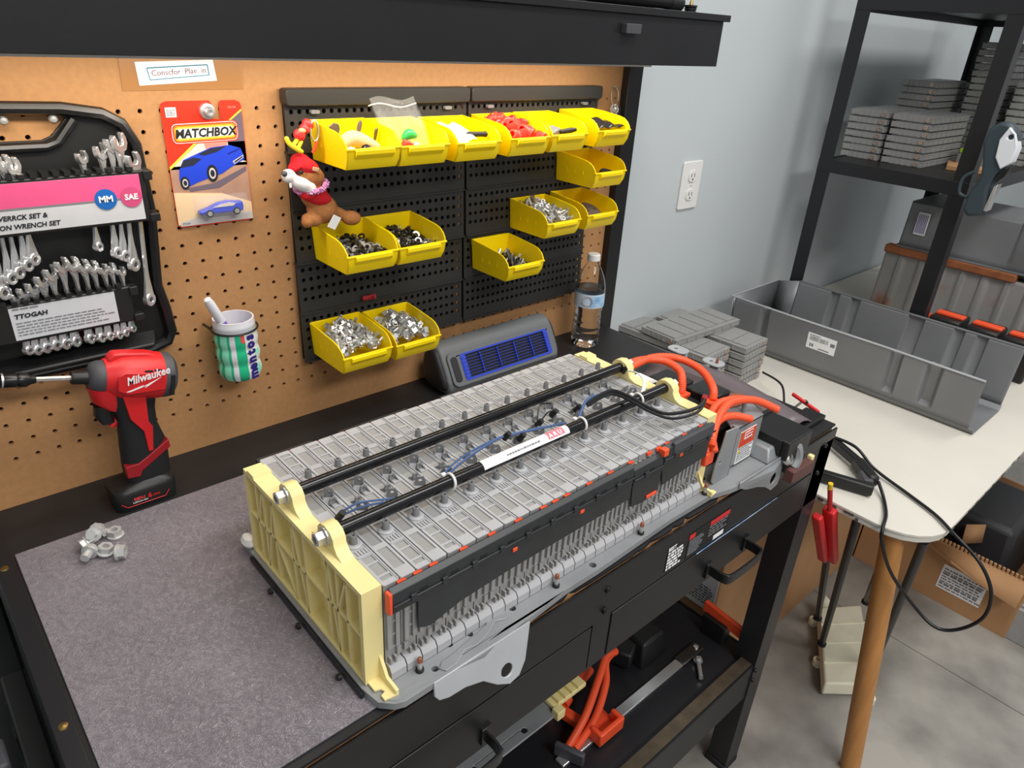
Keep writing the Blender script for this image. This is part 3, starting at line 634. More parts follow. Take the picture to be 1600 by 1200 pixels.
# black control box
bb = part(MB().frustum((0.722, 0.800, -0.612, -0.530), 0.963, (0.722, 0.800, -0.612, -0.530), 0.998), 'control_box', 'black_plastic', 0.002)
part(MB().box(0.716, 0.805, -0.536, -0.528, 0.99, 1.002).box(0.716, 0.722, -0.60, -0.53, 0.97, 1.0), 'box_rim', 'black_plastic', 0.001, bb)
mat('brown_plastic', srgb(92, 58, 54), 0.6)
bw = part(MB().cbox((0.772, -0.618, 0.930), (0.075, 0.016, 0.022), Matrix.Rotation(R_(4), 3, 'Y')), 'brown_block', 'brown_plastic', 0.001)
part(MB().cbox((0.812, -0.616, 0.936), (0.010, 0.010, 0.018)), 'block_lug', 'yellow_nylon', 0.002, bw)
part(MB().box(0.735, 0.80, -0.61, -0.604, 0.935, 0.965), 'black_strap', 'black_plastic', 0.001)
# mauve shroud at the end of the pan
mat('shroud_plastic', srgb(104, 94, 98), 0.35, var=0.06, scale=20)
g = MB()
sec = [(0.790, 0.955), (0.812, 0.968), (0.820, 0.984), (0.838, 0.992), (0.860, 0.990), (0.880, 0.978), (0.900, 0.957)]
def SP(u, v):
    i = min(int(u * 6), 5); f_ = u * 6 - i
    x = sec[i][0] * (1 - f_) + sec[i + 1][0] * f_; z = sec[i][1] * (1 - f_) + sec[i + 1][1] * f_
    y = -0.255 - 0.315 * v; z = 0.957 + (z - 0.957) * (0.55 + 0.55 * math.sin(PI * min(1, v * 0.9 + 0.12))) ; x += 0.012 * math.sin(PI * v)
    return (x, y, z)
g.grid(SP, 12, 14); part(g, 'shroud', 'shroud_plastic', solid=0.003)
part(MB().box(0.80, 0.94, -0.575, -0.535, 0.9535, 0.962), 'shroud_foot', 'black_plastic', 0.002)
for x, y in ((0.880, -0.272), (0.888, -0.352)):
    lg = part(MB().plate(rrect(x - 0.015, x + 0.017, y - 0.024, y + 0.020, 0.013), [circ(x, y + 0.004, 0.004, 10)[::-1]], 0.997, 1.000), 'pan_ear', 'cast_light', 0.001)
    if y < -0.3: part(MB().cyl((x, y - 0.010, 1.000), (x, y - 0.010, 1.009), 0.003, n=8), 'stud', 'copper', 0, lg)
for s_ in (0, 1): part(MB().box(0.892, 0.902, -0.285 - s_ * 0.08, -0.265 - s_ * 0.08, 0.9535, 0.997), 'ear_post', 'cast_light', 0.001)

# ---------------------------------------------------------------- louvred bin panels on the pegboard
STRIP_H = 0.0835
sm = perforated(0.0, 0.327, 0.0, 0.079, 0.0128, 0.0158, 0.01, 0.022, 0.0036, 0.003)
sm.box(0.0, 0.327, -0.003, 0.004, -0.0025, 0.0).box(0, 0.327, 0, 0.008, 0.079, 0.083)
strip_me = sm.mesh('louvre_strip', 'panel_plastic', False)
for n_, (x0, lab) in enumerate(((0.185, 'black perforated bin panel on the left, under the plush toy'), (0.517, 'black perforated bin panel on the right, beside the water bottle'))):
    pn = thing('bin_panel', lab, 'bin panel', (x0, -0.004, 1.058), group='black bin panels')
    MB().box(0.004, 0.323, 0.0, 0.003, 0.0, 0.416).build('back_sheet', 'ink_black', pn)
    for j in range(5):
        o = link('louvre_strip', strip_me, pn); o.location = (0.0005, -0.0145 + 0.002 * (j % 2), j * STRIP_H + 0.002); o.rotation_euler = (R_(-3.0), 0, 0)
    MB().plate(rrect(0.0, 0.328, 0.398, 0.421, 0.005, 3), [], -0.022, 0.0, 'y').build('top_rail', 'panel_plastic', pn, 0.0015)
    for xx in (0.045, 0.285):
        MB().plate(rrect(xx - 0.007, xx + 0.007, 0.387, 0.392, 0.0024, 3), [], -0.0185, -0.012, 'y').build('mount_slot', 'grey_plastic_dark', pn)

# ---------------------------------------------------------------- yellow bins
BW, BD, BH, TH = 0.0925, 0.104, 0.056, 0.0021
def bin_meshes():
    tpr = 0.0045
    side = [(0, 0), (-0.094, 0), (-0.1015, 0.012), (-0.104, 0.028), (-0.1022, 0.034), (-0.096, 0.0415), (-0.087, 0.047), (-0.074, 0.050), (-0.03, 0.0542), (0, BH)]
    b = MB()
    for s in (0, 1):
        base = len(b.v); b.plate(side, [], 0, TH, 'x')
        for i in range(base, len(b.v)):
            x, y, z = b.v[i]; xo = (tpr * (1 - z / BH) + x) if s == 0 else (BW - tpr * (1 - z / BH) - x)
            b.v[i] = (xo, y, z)
    b.add([(tpr, 0, 0), (BW - tpr, 0, 0), (BW - tpr, -0.094, 0), (tpr, -0.094, 0), (tpr, 0, TH), (BW - tpr, 0, TH), (BW - tpr, -0.093, TH), (tpr, -0.093, TH)], [(0, 1, 2, 3), (4, 5, 6, 7), (0, 1, 5, 4), (1, 2, 6, 5), (2, 3, 7, 6), (3, 0, 4, 7)])
    b.add([(tpr, 0, 0), (BW - tpr, 0, 0), (BW, 0, BH), (0, 0, BH), (tpr, -TH, 0), (BW - tpr, -TH, 0), (BW, -TH, BH), (0, -TH, BH)], [(0, 1, 2, 3), (4, 5, 6, 7), (0, 1, 5, 4), (1, 2, 6, 5), (2, 3, 7, 6), (3, 0, 4, 7)])
    f = [(-0.094, 0), (-0.1015, 0.012), (-0.104, 0.028), (-0.1018, 0.028), (-0.0993, 0.013), (-0.092, 0.0015)]
    rings = []
    for s in (0, 1):
        rings.append([((tpr * (1 - z / BH)) if s == 0 else (BW - tpr * (1 - z / BH)), y, z) for y, z in f])
    b.loft(rings)
    lip = MB(); q = 0.0028
    lip.add([(x, y, z) for x in (q + 0.012, BW - q - 0.012) for y, z in ((-0.1036, 0.0285), (-0.1085, 0.028), (-0.1085, 0.022), (-0.1022, 0.015))], [(0, 1, 2, 3), (4, 5, 6, 7), (0, 4, 5, 1), (1, 5, 6, 2), (2, 6, 7, 3), (3, 7, 4, 0)])
    lip.box(0.001, BW - 0.001, -0.1055, -0.1015, 0.0270, 0.0300)
    rib = MB().box(0, 0.0009, -0.0012, 0.0012, 0.022, 0.048)
    hook = MB().box(0.004, BW - 0.004, 0, 0.005, BH - 0.012, BH - 0.001)
    return b.mesh('tub', 'yellow_bin'), lip.mesh('label_holder', 'yellow_bin'), rib.mesh('side_rib', 'yellow_bin'), hook.mesh('hanger', 'yellow_bin')
bin_t, bin_l, bin_r, bin_h = bin_meshes()
BINS = [  # x of left side, z of the rear top edge, label
    (0.219, 1.437, 'yellow bin holding spoon-like metal pieces, leftmost of the top row'),
    (0.307, 1.436, 'yellow bin with a clear zip bag sticking out of it'),
    (0.411, 1.435, 'yellow bin holding white paper and a black pen'),
    (0.521, 1.436, 'yellow bin full of bright red caps'),
    (0.616, 1.437, 'yellow bin with grey scraps, between red caps and black bag'),
    (0.734, 1.439, 'yellow bin with a black plastic bag, rightmost of the top row'),
    (0.737, 1.364, 'nearly empty yellow bin hanging just under the black bag bin'),
    (0.212, 1.286, 'yellow bin of dark nuts under the plush toy'),
    (0.303, 1.286, 'yellow bin of dark washers, right of the bin under the plush toy'),
    (0.531, 1.217, 'yellow bin with a handful of bolts, alone on the right panel'),
    (0.621, 1.283, 'yellow bin heaped with silver bushings on the right panel'),
    (0.728, 1.286, 'yellow bin with one brown disc, right of the silver bushings'),
    (0.197, 1.126, 'yellow bin heaped with silver bolts, lowest on the left'),
    (0.294, 1.124, 'yellow bin heaped with small clips, right of the lowest left bin'),
]
BIN_ORG = []
for x, zt, lab in BINS:
    b = thing('storage_bin', lab, 'bin', (x, -0.018, zt - BH), group='yellow bins on the pegboard')
    link('tub', bin_t, b, 0.0006); link('label_holder', bin_l, b, 0.0008); link('hanger', bin_h, b)
    for s in (0, 1):
        for y in (-0.03, -0.05, -0.072):
            o = link('side_rib', bin_r, b); o.location = ((0.002 if s == 0 else BW - 0.0029), y, 0)
    BIN_ORG.append((x, -0.018, zt - BH))

# ---------------------------------------------------------------- small hardware in the bins
def hexnut(r, h, hole):
    o = circ(0, 0, r, 6); return MB().plate(o, [circ(0, 0, hole, 6)[::-1]], -h / 2, h / 2)
def bolt_mb(r, h, sr, L):
    return MB().plate(circ(0, 0, r, 6), [], -h, 0).cyl((0, 0, -0.0005), (0, 0, L), sr, n=8)
def ring_mb(r, h, hole):
    return MB().plate(circ(0, 0, r, 10), [circ(0, 0, hole, 10)[::-1]], -h / 2, h / 2)
def bush_mb(r, L): return MB().lathe([(r * 1.35, -L / 2), (r * 1.35, -L / 2 + 0.0015), (r, -L / 2 + 0.0015), (r, L / 2), (r * 0.6, L / 2), (r * 0.6, L / 4), (0, L / 4)], 10)
def clip_mb(): return MB().box(-0.005, 0.005, -0.004, -0.003, -0.004, 0.004).box(-0.005, 0.005, 0.003, 0.004, -0.004, 0.004).box(-0.005, -0.004, -0.003, 0.003, -0.004, 0.004).cyl((0, 0, -0.004), (0, 0, 0.006), 0.0022, n=8)
HW = {
    'nut_d': hexnut(0.0062, 0.0055, 0.0034).mesh('nut', 'dark_steel', False), 'washer_d': ring_mb(0.0065, 0.0018, 0.0035).mesh('washer', 'dark_steel', False),
    'bolt_d': bolt_mb(0.0055, 0.004, 0.0028, 0.014).mesh('bolt', 'dark_steel', False), 'nut_z': hexnut(0.006, 0.005, 0.0034).mesh('nut', 'zinc', False),
    'bolt_z': bolt_mb(0.0052, 0.004, 0.0027, 0.013).mesh('bolt', 'zinc', False), 'bush_z': bush_mb(0.0045, 0.013).mesh('bushing', 'zinc', True),
    'clip_z': clip_mb().mesh('clip', 'zinc', False), 'washer_z': ring_mb(0.006, 0.0022, 0.0032).mesh('washer', 'zinc', False),
}
HCAT = {'nut_d': ('hex_nut', 'nut'), 'washer_d': ('washer', 'washer'), 'bolt_d': ('bolt', 'bolt'), 'nut_z': ('hex_nut', 'nut'), 'bolt_z': ('bolt', 'bolt'), 'bush_z': ('bushing', 'bushing'), 'clip_z': ('metal_clip', 'clip'), 'washer_z': ('washer', 'washer')}
def heap(idx, kinds, n, h, where, words, stuff=True, seed=0, front=1.0):
    """n single pieces on the surface of a heap in bin idx, the hidden rest below as one mass"""
    bx, by, bz = BIN_ORG[idx]; rd = random.Random(100 + idx + seed); pts = []
    def surf(u, v): return 0.006 + h * (0.72 + 0.28 * math.sin(PI * u)) * (0.75 + 0.3 * v)
    tries = 0
    while len(pts) < n and tries < 4000:
        tries += 1; u, v = rd.random(), rd.random() * front
        X, Yv = 0.011 + u * (BW - 0.022), -0.014 - (1 - v) * (BD - 0.034)
        if all((X - a) ** 2 + (Yv - c) ** 2 > 0.0088 ** 2 for a, c, _ in pts): pts.append((X, Yv, surf(u, v) + rd.uniform(-0.002, 0.003)))
    for X, Yv, Z in pts:
        kd = rd.choice(kinds); nm, ct = HCAT[kd]
        o = link(nm, HW[kd]); o.location = (bx + X, by + Yv, bz + Z); o.rotation_euler = (rd.uniform(-1.2, 1.2), rd.uniform(-1.2, 1.2), rd.uniform(0, 6.28))
        tag(o, words[kd] + ' ' + where, ct, 'hardware ' + where)
    if stuff:
        m = MB()
        for _ in range(int(n * 2.2)):
            u, v = rd.random(), rd.random() * front; X, Yv = 0.011 + u * (BW - 0.022), -0.013 - (1 - v) * (BD - 0.032)
            Z = max(0.004, surf(u, v) - rd.uniform(0.003, 0.010)); kd = rd.choice(kinds); me = HW[kd]
            M = Matrix.Translation((bx + X, by + Yv, bz + Z)) @ Euler((rd.uniform(-1, 1), rd.uniform(-1, 1), rd.uniform(0, 6))).to_matrix().to_4x4()
            m.add([M @ v_.co for v_ in me.vertices], [tuple(p.vertices) for p in me.polygons])
        mm_ = m.build('hardware_heap', 'zinc' if kinds[0].endswith('z') else 'dark_steel', None, smooth=False)
        tag(mm_, 'mass of small hardware filling the bin ' + where, 'hardware', kind='stuff')
heap(7, ['nut_d', 'washer_d', 'nut_d', 'nut_z'], 44, 0.027, 'in the bin under the plush toy', {'nut_d': 'dark hex nut', 'washer_d': 'dark washer', 'nut_z': 'silver hex nut'})
heap(8, ['washer_d', 'nut_d', 'bolt_d', 'washer_z'], 44, 0.025, 'in the second bin under the plush toy', {'nut_d': 'dark hex nut', 'washer_d': 'dark washer', 'bolt_d': 'short dark bolt', 'washer_z': 'silver washer'})
heap(9, ['bolt_d', 'nut_d', 'bolt_z'], 26, 0.018, 'in the lone bin on the right panel', {'bolt_d': 'dark bolt', 'nut_d': 'dark nut', 'bolt_z': 'silver bolt'}, front=0.9)
heap(10, ['bush_z', 'bush_z', 'bolt_z'], 44, 0.042, 'in the heaped bin on the right panel', {'bush_z': 'silver flanged bushing', 'bolt_z': 'silver bolt'})
heap(12, ['bolt_z', 'nut_z', 'bolt_z'], 48, 0.045, 'in the lowest left bin', {'bolt_z': 'silver bolt', 'nut_z': 'silver hex nut'})
heap(13, ['clip_z', 'washer_z', 'clip_z'], 48, 0.042, 'in the lowest bin beside the heater', {'clip_z': 'small folded metal clip', 'washer_z': 'silver washer'})
# red caps
rc = MB().lathe([(0.008, 0), (0.0095, 0.001), (0.0095, 0.004), (0.0075, 0.005), (0.0075, 0.013), (0.006, 0.0145), (0.004, 0.0145), (0.004, 0.006), (0, 0.006)], 14).mesh('red_cap', 'red_cap')
bx, by, bz = BIN_ORG[3]; rd = random.Random(5); k = 0
for X, Yv, Z in ((0.02, -0.02, 0.038), (0.034, -0.022, 0.046), (0.05, -0.028, 0.040), (0.068, -0.025, 0.036), (0.026, -0.042, 0.036), (0.044, -0.046, 0.040), (0.062, -0.046, 0.037), (0.078, -0.044, 0.030), (0.022, -0.062, 0.028), (0.04, -0.066, 0.033), (0.058, -0.066, 0.030), (0.074, -0.066, 0.028), (0.03, -0.084, 0.024), (0.048, -0.086, 0.026), (0.066, -0.086, 0.026), (0.080, -0.084, 0.022), (0.03, -0.05, 0.018), (0.06, -0.05, 0.018), (0.045, -0.075, 0.014), (0.07, -0.078, 0.012), (0.03, -0.03, 0.022), (0.06, -0.03, 0.022)):
    o = link('red_stopper', rc); o.scale = (1.2, 1.2, 1.2); o.location = (bx + X, by + Yv, bz + Z + 0.004); o.rotation_euler = (rd.uniform(-1.5, 1.5), rd.uniform(-1.5, 1.5), 0)
    tag(o, 'bright red plastic stopper in the fourth yellow bin', 'stopper', 'red caps in a yellow bin')
# odds and ends in the other top bins
bx, by, bz = BIN_ORG[0]
def leafpiece(nm, lab, m, loc, rot, w_, h_, m2=None):
    t_ = thing(nm, lab, 'hardware', loc, rot)
    MB().plate([(-w_ * 0.2, 0), (w_ * 0.2, 0), (w_ * 0.5, h_ * 0.55), (w_ * 0.42, h_ * 0.85), (0, h_), (-w_ * 0.42, h_ * 0.85), (-w_ * 0.5, h_ * 0.55)], [], -0.0012, 0.0012, 'y').build('blade', m, t_, 0.0008)
    MB().box(-w_ * 0.12, w_ * 0.12, -0.0016, 0.0016, -h_ * 0.4, 0.002).build('stem', m2 or m, t_, 0.0006)
    return t_
mat('tan_leather', srgb(196, 164, 128), 0.6); mat('brown_dark', srgb(96, 82, 72), 0.6)
leafpiece('metal_scraper', 'grey rounded blade standing in the leftmost top bin', 'brown_dark', (bx + 0.018, by - 0.045, bz + 0.035), (R_(15), R_(-12), 0), 0.018, 0.024)
leafpiece('metal_scraper', 'brown pointed blade standing tall in the leftmost top bin', 'brown_dark', (bx + 0.062, by - 0.030, bz + 0.032), (R_(5), R_(18), 0.4), 0.010, 0.026)
leafpiece('metal_scraper', 'narrow dark blade near the front of the leftmost top bin', 'dark_steel', (bx + 0.078, by - 0.052, bz + 0.028), (R_(8), R_(8), 0.3), 0.006, 0.022)
w_ = MB().tube(spline([(0, 0, 0), (0.012, 0.008, 0.006), (0.03, 0.010, 0.012), (0.05, 0.004, 0.006), (0.064, -0.008, 0.0)], 6), [0.004 + 0.0075 * math.sin(PI * i / 24) for i in range(25)], 10)
o = w_.build('curved_piece', 'tan_leather'); o.location = (bx + 0.016, by - 0.055, bz + 0.022); tag(o, 'tan curved piece lying across the leftmost top bin', 'hardware')
o = MB().lathe([(0, -0.009), (0.008, -0.006), (0.011, 0), (0.008, 0.006), (0, 0.009)], 14).build('white_lump', 'white_plastic'); o.location = (bx + 0.022, by - 0.080, bz + 0.020); tag(o, 'white rounded piece at the front of the leftmost top bin', 'hardware')
o = MB().lathe([(0, -0.006), (0.006, -0.004), (0.0085, 0), (0.006, 0.004), (0, 0.006)], 12).build('black_ball', 'black_plastic_gloss'); o.location = (bx + 0.045, by - 0.084, bz + 0.026); tag(o, 'glossy black ball at the front of the leftmost top bin', 'hardware')
# clear zip bag with a green and a red piece inside
bx, by, bz = BIN_ORG[1]
zb = thing('zip_bag', 'clear zip bag with green and red pieces, in a yellow bin', 'bag', (bx, by, bz))
for sgn in (0, 1):
    MB().grid(lambda u, v: (0.002 + 0.082 * u * (1 - 0.15 * (1 - v)) + 0.010 * (1 - v), -0.070 + 0.05 * v + (0.004 if sgn else -0.004) * math.sin(PI * v) + 0.002 * math.sin(9 * u + 5 * v), 0.008 + 0.078 * v + 0.003 * math.sin(7 * u)), 12, 12).build('film', 'clear_film', zb)
MB().tube([(0.0 + 0.086 * u, -0.022 + 0.001 * math.sin(9 * u), 0.076 + 0.003 * math.sin(7 * u)) for u in [i / 12 for i in range(13)]], 0.0009, 5).build('zip_seal', 'white_plastic', zb)
mat('green_plastic', srgb(44, 176, 84), 0.4); mat('red_bit', srgb(236, 72, 72), 0.4)
MB().tube(spline([(0.030, -0.066, 0.032), (0.042, -0.066, 0.040), (0.056, -0.067, 0.036)], 6), [0.002 + 0.006 * math.sin(PI * i / 12) for i in range(13)], 10).build('green_piece', 'green_plastic', zb)
MB().cbox((0.030, -0.078, 0.027), (0.016, 0.010, 0.012), Euler((0.3, 0.3, 0.2)).to_matrix()).build('red_piece', 'red_bit', zb, 0.002)
MB().cbox((0.050, -0.078, 0.024), (0.018, 0.010, 0.010), Euler((0.3, 0.3, 0.5)).to_matrix()).build('grey_piece', 'zinc', zb, 0.002)
bx, by, bz = BIN_ORG[2]
o = MB().grid(lambda u, v: (0.016 + 0.040 * u + 0.014 * v * 0, -0.02 - 0.066 * v, 0.044 - 0.016 * v + 0.004 * math.sin(6 * u + 3 * v) + 0.006 * u * (1 - v)), 8, 8).build('paper_bag', 'white_paper', None, solid=0.0008); o.location = (bx, by, bz); tag(o, 'crumpled white paper lying in the third yellow bin', 'paper')
o = MB().lathe([(0.002, 0), (0.0042, 0.004), (0.0042, 0.03), (0.0048, 0.031), (0.0048, 0.034), (0.003, 0.036)], 10).build('pen', 'black_plastic'); o.location = (bx + 0.048, by - 0.066, bz + 0.036); o.rotation_euler = (R_(90), R_(10), R_(70)); tag(o, 'short black pen on the paper in the third yellow bin', 'pen')
o = MB().cbox((0, 0, 0), (0.030, 0.02, 0.012), Euler((0.2, 0.3, 0.3)).to_matrix()).build('dark_scrap', 'brown_dark', None, 0.002); o.location = (bx + 0.03, by - 0.078, bz + 0.012); tag(o, 'dark scrap at the front of the third yellow bin', 'hardware')
bx, by, bz = BIN_ORG[4]
o = MB().cbox((0, 0, 0), (0.034, 0.02, 0.016), Euler((0.2, -0.2, 0.3)).to_matrix()).build('grey_block', 'grey_plastic_dark', None, 0.003); o.location = (bx + 0.030, by - 0.072, bz + 0.028); tag(o, 'grey block in the bin beside the red caps', 'hardware')
o = MB().lathe([(0.004, 0), (0.005, 0.02), (0.003, 0.03)], 10).build('dark_plug', 'black_plastic'); o.location = (bx + 0.046, by - 0.078, bz + 0.030); o.rotation_euler = (R_(80), 0, R_(60)); tag(o, 'dark plug in the bin beside the red caps', 'hardware')
bx, by, bz = BIN_ORG[5]
mat('bag_black', srgb(44, 42, 42), 0.18)
o = MB().grid(lambda u, v: (0.008 + 0.076 * u, -0.012 - 0.082 * v, 0.033 + 0.010 * math.sin(PI * u) * math.sin(PI * v) + 0.0035 * math.sin(17 * u + 4 * v) * math.sin(9 * v)), 20, 16).build('plastic_bag', 'bag_black', None, solid=0.001); o.location = (bx, by, bz); tag(o, 'shiny black plastic bag in the rightmost top bin', 'bag')
bx, by, bz = BIN_ORG[6]
o = MB().tube(spline([(0, 0, 0), (0.012, 0.004, 0.004), (0.03, 0.0, 0.0)], 6), 0.004, 8).build('black_clip', 'black_plastic_gloss'); o.location = (bx + 0.036, by - 0.086, bz + 0.024); tag(o, 'small black clip in the bin below the black bag', 'hardware')
bx, by, bz = BIN_ORG[11]
o = MB().plate(circ(0, 0, 0.024, 20), [circ(0.012, 0, 0.004, 8)[::-1], circ(-0.012, 0, 0.004, 8)[::-1]], 0, 0.003).build('brown_disc', 'brown_dark', None, 0.0006); o.location = (bx + 0.048, by - 0.068, bz + 0.026); o.rotation_euler = (R_(25), 0, R_(10)); tag(o, 'brown disc with two holes leaning in a yellow bin', 'disc')
o = MB().cbox((0, 0, 0), (0.026, 0.006, 0.008)).cbox((0.008, -0.003, 0), (0.006, 0.008, 0.006)).build('red_hook', 'red_dark', None, 0.002); o.location = (0.306, -0.024, 1.150); tag(o, 'small dark red hook on the black panel above the lowest bins', 'hook')

# ---------------------------------------------------------------- wrench rack on the pegboard
rk = thing('wrench_rack', 'black molded carry rack full of chrome wrenches with pink and grey label', 'tool rack', (-0.16, -0.001, 1.145))
def RK(mb): return mb.xf(Matrix.Translation((0.16, 0.001, -1.145)))
out = [(-0.315, 1.148), (-0.30, 1.142), (-0.04, 1.140), (-0.018, 1.146), (-0.011, 1.160), (-0.014, 1.195), (-0.020, 1.23), (-0.012, 1.33), (-0.016, 1.415), (-0.028, 1.440), (-0.048, 1.452), (-0.09, 1.459), (-0.155, 1.461), (-0.225, 1.459), (-0.27, 1.452), (-0.295, 1.44), (-0.308, 1.415), (-0.312, 1.33), (-0.306, 1.22), (-0.318, 1.165)]
hole = [(-0.205, 1.451), (-0.19, 1.4535), (-0.17, 1.4515), (-0.15, 1.4535), (-0.13, 1.4515), (-0.11, 1.4535), (-0.092, 1.452), (-0.086, 1.447), (-0.104, 1.428), (-0.115, 1.4235), (-0.19, 1.4235), (-0.20, 1.428), (-0.214, 1.446)]
RK(MB().plate(out, [hole[::-1]], -0.006, -0.001, 'y')).build('back_plate', 'black_plastic', rk, 0.001)
RK(MB().tube([(x, -0.013, z) for x, z in out], 0.0075, 8, closed=True)).build('outer_rim', 'black_plastic_gloss', rk)
RK(MB().tube([(x, -0.009, z) for x, z in [(-0.222, 1.448), (-0.207, 1.421), (-0.194, 1.4165), (-0.112, 1.4165), (-0.099, 1.421), (-0.078, 1.446)]], 0.0055, 8)).build('handle_rim', 'black_plastic_gloss', rk)
RK(MB().loft([[(x, -0.006, z) for x, z in ((-0.30, 1.150), (-0.03, 1.150), (-0.03, 1.165), (-0.30, 1.165))], [(x, -0.03, z) for x, z in ((-0.29, 1.148), (-0.04, 1.148), (-0.04, 1.153), (-0.29, 1.153))]])).build('lower_lip', 'black_plastic', rk, 0.002)
for x0, x1, z0, z1 in ((-0.305, -0.019, 1.324, 1.388), (-0.240, -0.060, 1.195, 1.243)):
    b = RK(MB().box(x0, x1, -0.040, -0.006, z0, z1)).build('holder_bar', 'black_plastic', rk, 0.002)
    RK(MB().box(x1 - 0.002, x1 + 0.008, -0.044, -0.010, z1 - 0.012, z1)).build('bar_end', 'black_plastic', b, 0.001)
    RK(MB().box(x1 - 0.002, x1 + 0.010, -0.044, -0.010, z0, z0 + 0.010)).build('bar_end', 'black_plastic', b, 0.001)
    n = int((x1 - x0) / 0.0115)
    for i in range(n):
        RK(MB().box(x0 + 0.003 + i * 0.0115, x0 + 0.009 + i * 0.0115, -0.042, -0.02, z1, z1 + 0.005)).build('tooth', 'black_plastic', b)
mat('label_pink', srgb(222, 84, 134), 0.4, var=0.05, scale=40); mat('label_grey', srgb(196, 198, 202), 0.5, var=0.03, scale=40); mat('label_blue', srgb(24, 96, 176), 0.4); mat('label_rose', srgb(196, 74, 120), 0.4)
lg = RK(MB().box(-0.30, -0.026, -0.0406, -0.040, 1.328, 1.384)).build('name_label', 'label_grey', rk)
RK(MB().plate([(-0.30, 1.356), (-0.026, 1.356), (-0.026, 1.384), (-0.30, 1.384)], [], -0.0410, -0.0406, 'y')).build('pink_band', 'label_pink', lg)
RK(MB().box(-0.30, -0.026, -0.0411, -0.0406, 1.3545, 1.3565)).build('dark_line', 'ink_grey', lg)
for x, m, s in ((-0.068, 'label_blue', 'MM'), (-0.039, 'label_rose', 'SAE')):
    RK(MB().plate(circ(x, 1.357, 0.0125, 24), [], -0.0416, -0.0411, 'y')).build('round_badge', m, lg)
    text(s, 0.0105 if s == 'MM' else 0.0095, (x + 0.16, -0.0419 + 0.001, 1.357 - 1.145), FACE, 'ink_white', lg, bold=0.03, align='CENTER')
text('LECURDA WERRCK SET &', 0.0076, (-0.221 + 0.16, -0.0409 + 0.001, 1.3455 - 1.145), FACE, 'ink_black', lg, bold=0.025, shear=0.2)
text('- COMBINATION WRENCH SET', 0.0076, (-0.229 + 0.16, -0.0409 + 0.001, 1.3350 - 1.145), FACE, 'ink_black', lg, bold=0.025, shear=0.2)
l2 = RK(MB().box(-0.196, -0.080, -0.0406, -0.040, 1.199, 1.240)).build('info_label', 'label_grey', rk)
text('TTOGAH', 0.0076, (-0.192 + 0.16, -0.0409 + 0.001, 1.2285 - 1.145), FACE, 'ink_black', l2, bold=0.04, shear=0.15, sx=1.1)
k = MB(); scribbles(k, -0.192, -0.084, 1.202, 1.221, 5, -0.0406, 33, 0.4); scribbles(k, -0.192, -0.165, 1.235, 1.239, 1, -0.0406, 34, 0.5); RK(k).build('fine_print', 'ink_grey', l2)
for x in (-0.149, -0.100): RK(MB().lathe([(0.005, 0), (0.005, 0.003), (0.0035, 0.005), (0, 0.0055)], 10, Matrix.Rotation(PI / 2, 3, 'X'), (x, -0.012, 1.4475))).build('screw', 'zinc', rk)

def wrench_mesh(L, hw):
    """combination wrench from z=0 (ring end) to z=L (open end), flat in xz"""
    m = MB(); rr = hw * 0.8; jw = hw
    c1 = rr; c2 = L - jw
    m.plate(circ(0, c1, rr, 16), [circ(0, c1, rr * 0.42, 12)[::-1]], -0.0036, 0.0036, 'y')
    sh = [(-hw * 0.72, c1 + rr * 0.5), (hw * 0.72, c1 + rr * 0.5), (hw * 0.56, c1 + rr * 1.6), (hw * 0.30, c1 + rr * 3.2), (hw * 0.20, c1 + rr * 4.6), (hw * 0.20, c2 - jw * 2.6), (hw * 0.36, c2 - jw * 1.6), (hw * 0.62, c2 - jw * 0.7), (-hw * 0.62, c2 - jw * 0.7), (-hw * 0.36, c2 - jw * 1.6), (-hw * 0.20, c2 - jw * 2.6), (-hw * 0.20, c1 + rr * 4.6), (-hw * 0.30, c1 + rr * 3.2), (-hw * 0.56, c1 + rr * 1.6)]
    m.plate(sh, [], -0.0022, 0.0022, 'y')
    a = R_(15); jaw = [(-0.55, -0.95), (0.55, -0.95), (0.98, -0.3), (1.0, 0.35), (0.78, 0.95), (0.48, 0.9), (0.48, 0.0), (0.25, -0.22), (-0.25, -0.22), (-0.48, 0.0), (-0.48, 0.9), (-0.78, 0.95), (-1.0, 0.35), (-0.98, -0.3)]
    m.plate([((x * math.cos(a) - z * math.sin(a)) * jw, c2 + (x * math.sin(a) + z * math.cos(a)) * jw) for x, z in jaw], [], -0.0034, 0.0034, 'y')
    me = m.mesh('wrench', 'chrome'); return me
UH = [(-0.188, 1.421), (-0.1791, 1.417), (-0.1702, 1.4151), (-0.1616, 1.4132), (-0.1539, 1.4099), (-0.0824, 1.4132), (-0.0604, 1.4207), (-0.0478, 1.4282), (-0.0387, 1.4314), (-0.0261, 1.4083)]
UB = [(-0.1949, 1.249), (-0.184, 1.2662), (-0.175, 1.2717), (-0.1641, 1.2793), (-0.1563, 1.2852), (-0.0852, 1.2916), (-0.0659, 1.2794), (-0.0577, 1.2738), (-0.0486, 1.2593), (-0.0378, 1.2088)]
LH = [(-0.1828, 1.2571), (-0.1735, 1.2634), (-0.1633, 1.2679), (-0.1524, 1.2749), (-0.1415, 1.2819), (-0.1283, 1.2894), (-0.1173, 1.2884), (-0.1063, 1.2834), (-0.0962, 1.2801), (-0.0848, 1.274), (-0.0759, 1.2742), (-0.065, 1.2673)]
LBm = [(-0.1861, 1.1745), (-0.1769, 1.1721), (-0.1671, 1.1722), (-0.1562, 1.1729), (-0.1456, 1.172), (-0.1338, 1.1726), (-0.1166, 1.1728), (-0.1039, 1.1714), (-0.0938, 1.1717), (-0.0829, 1.1709), (-0.0747, 1.1726), (-0.0651, 1.1768)]
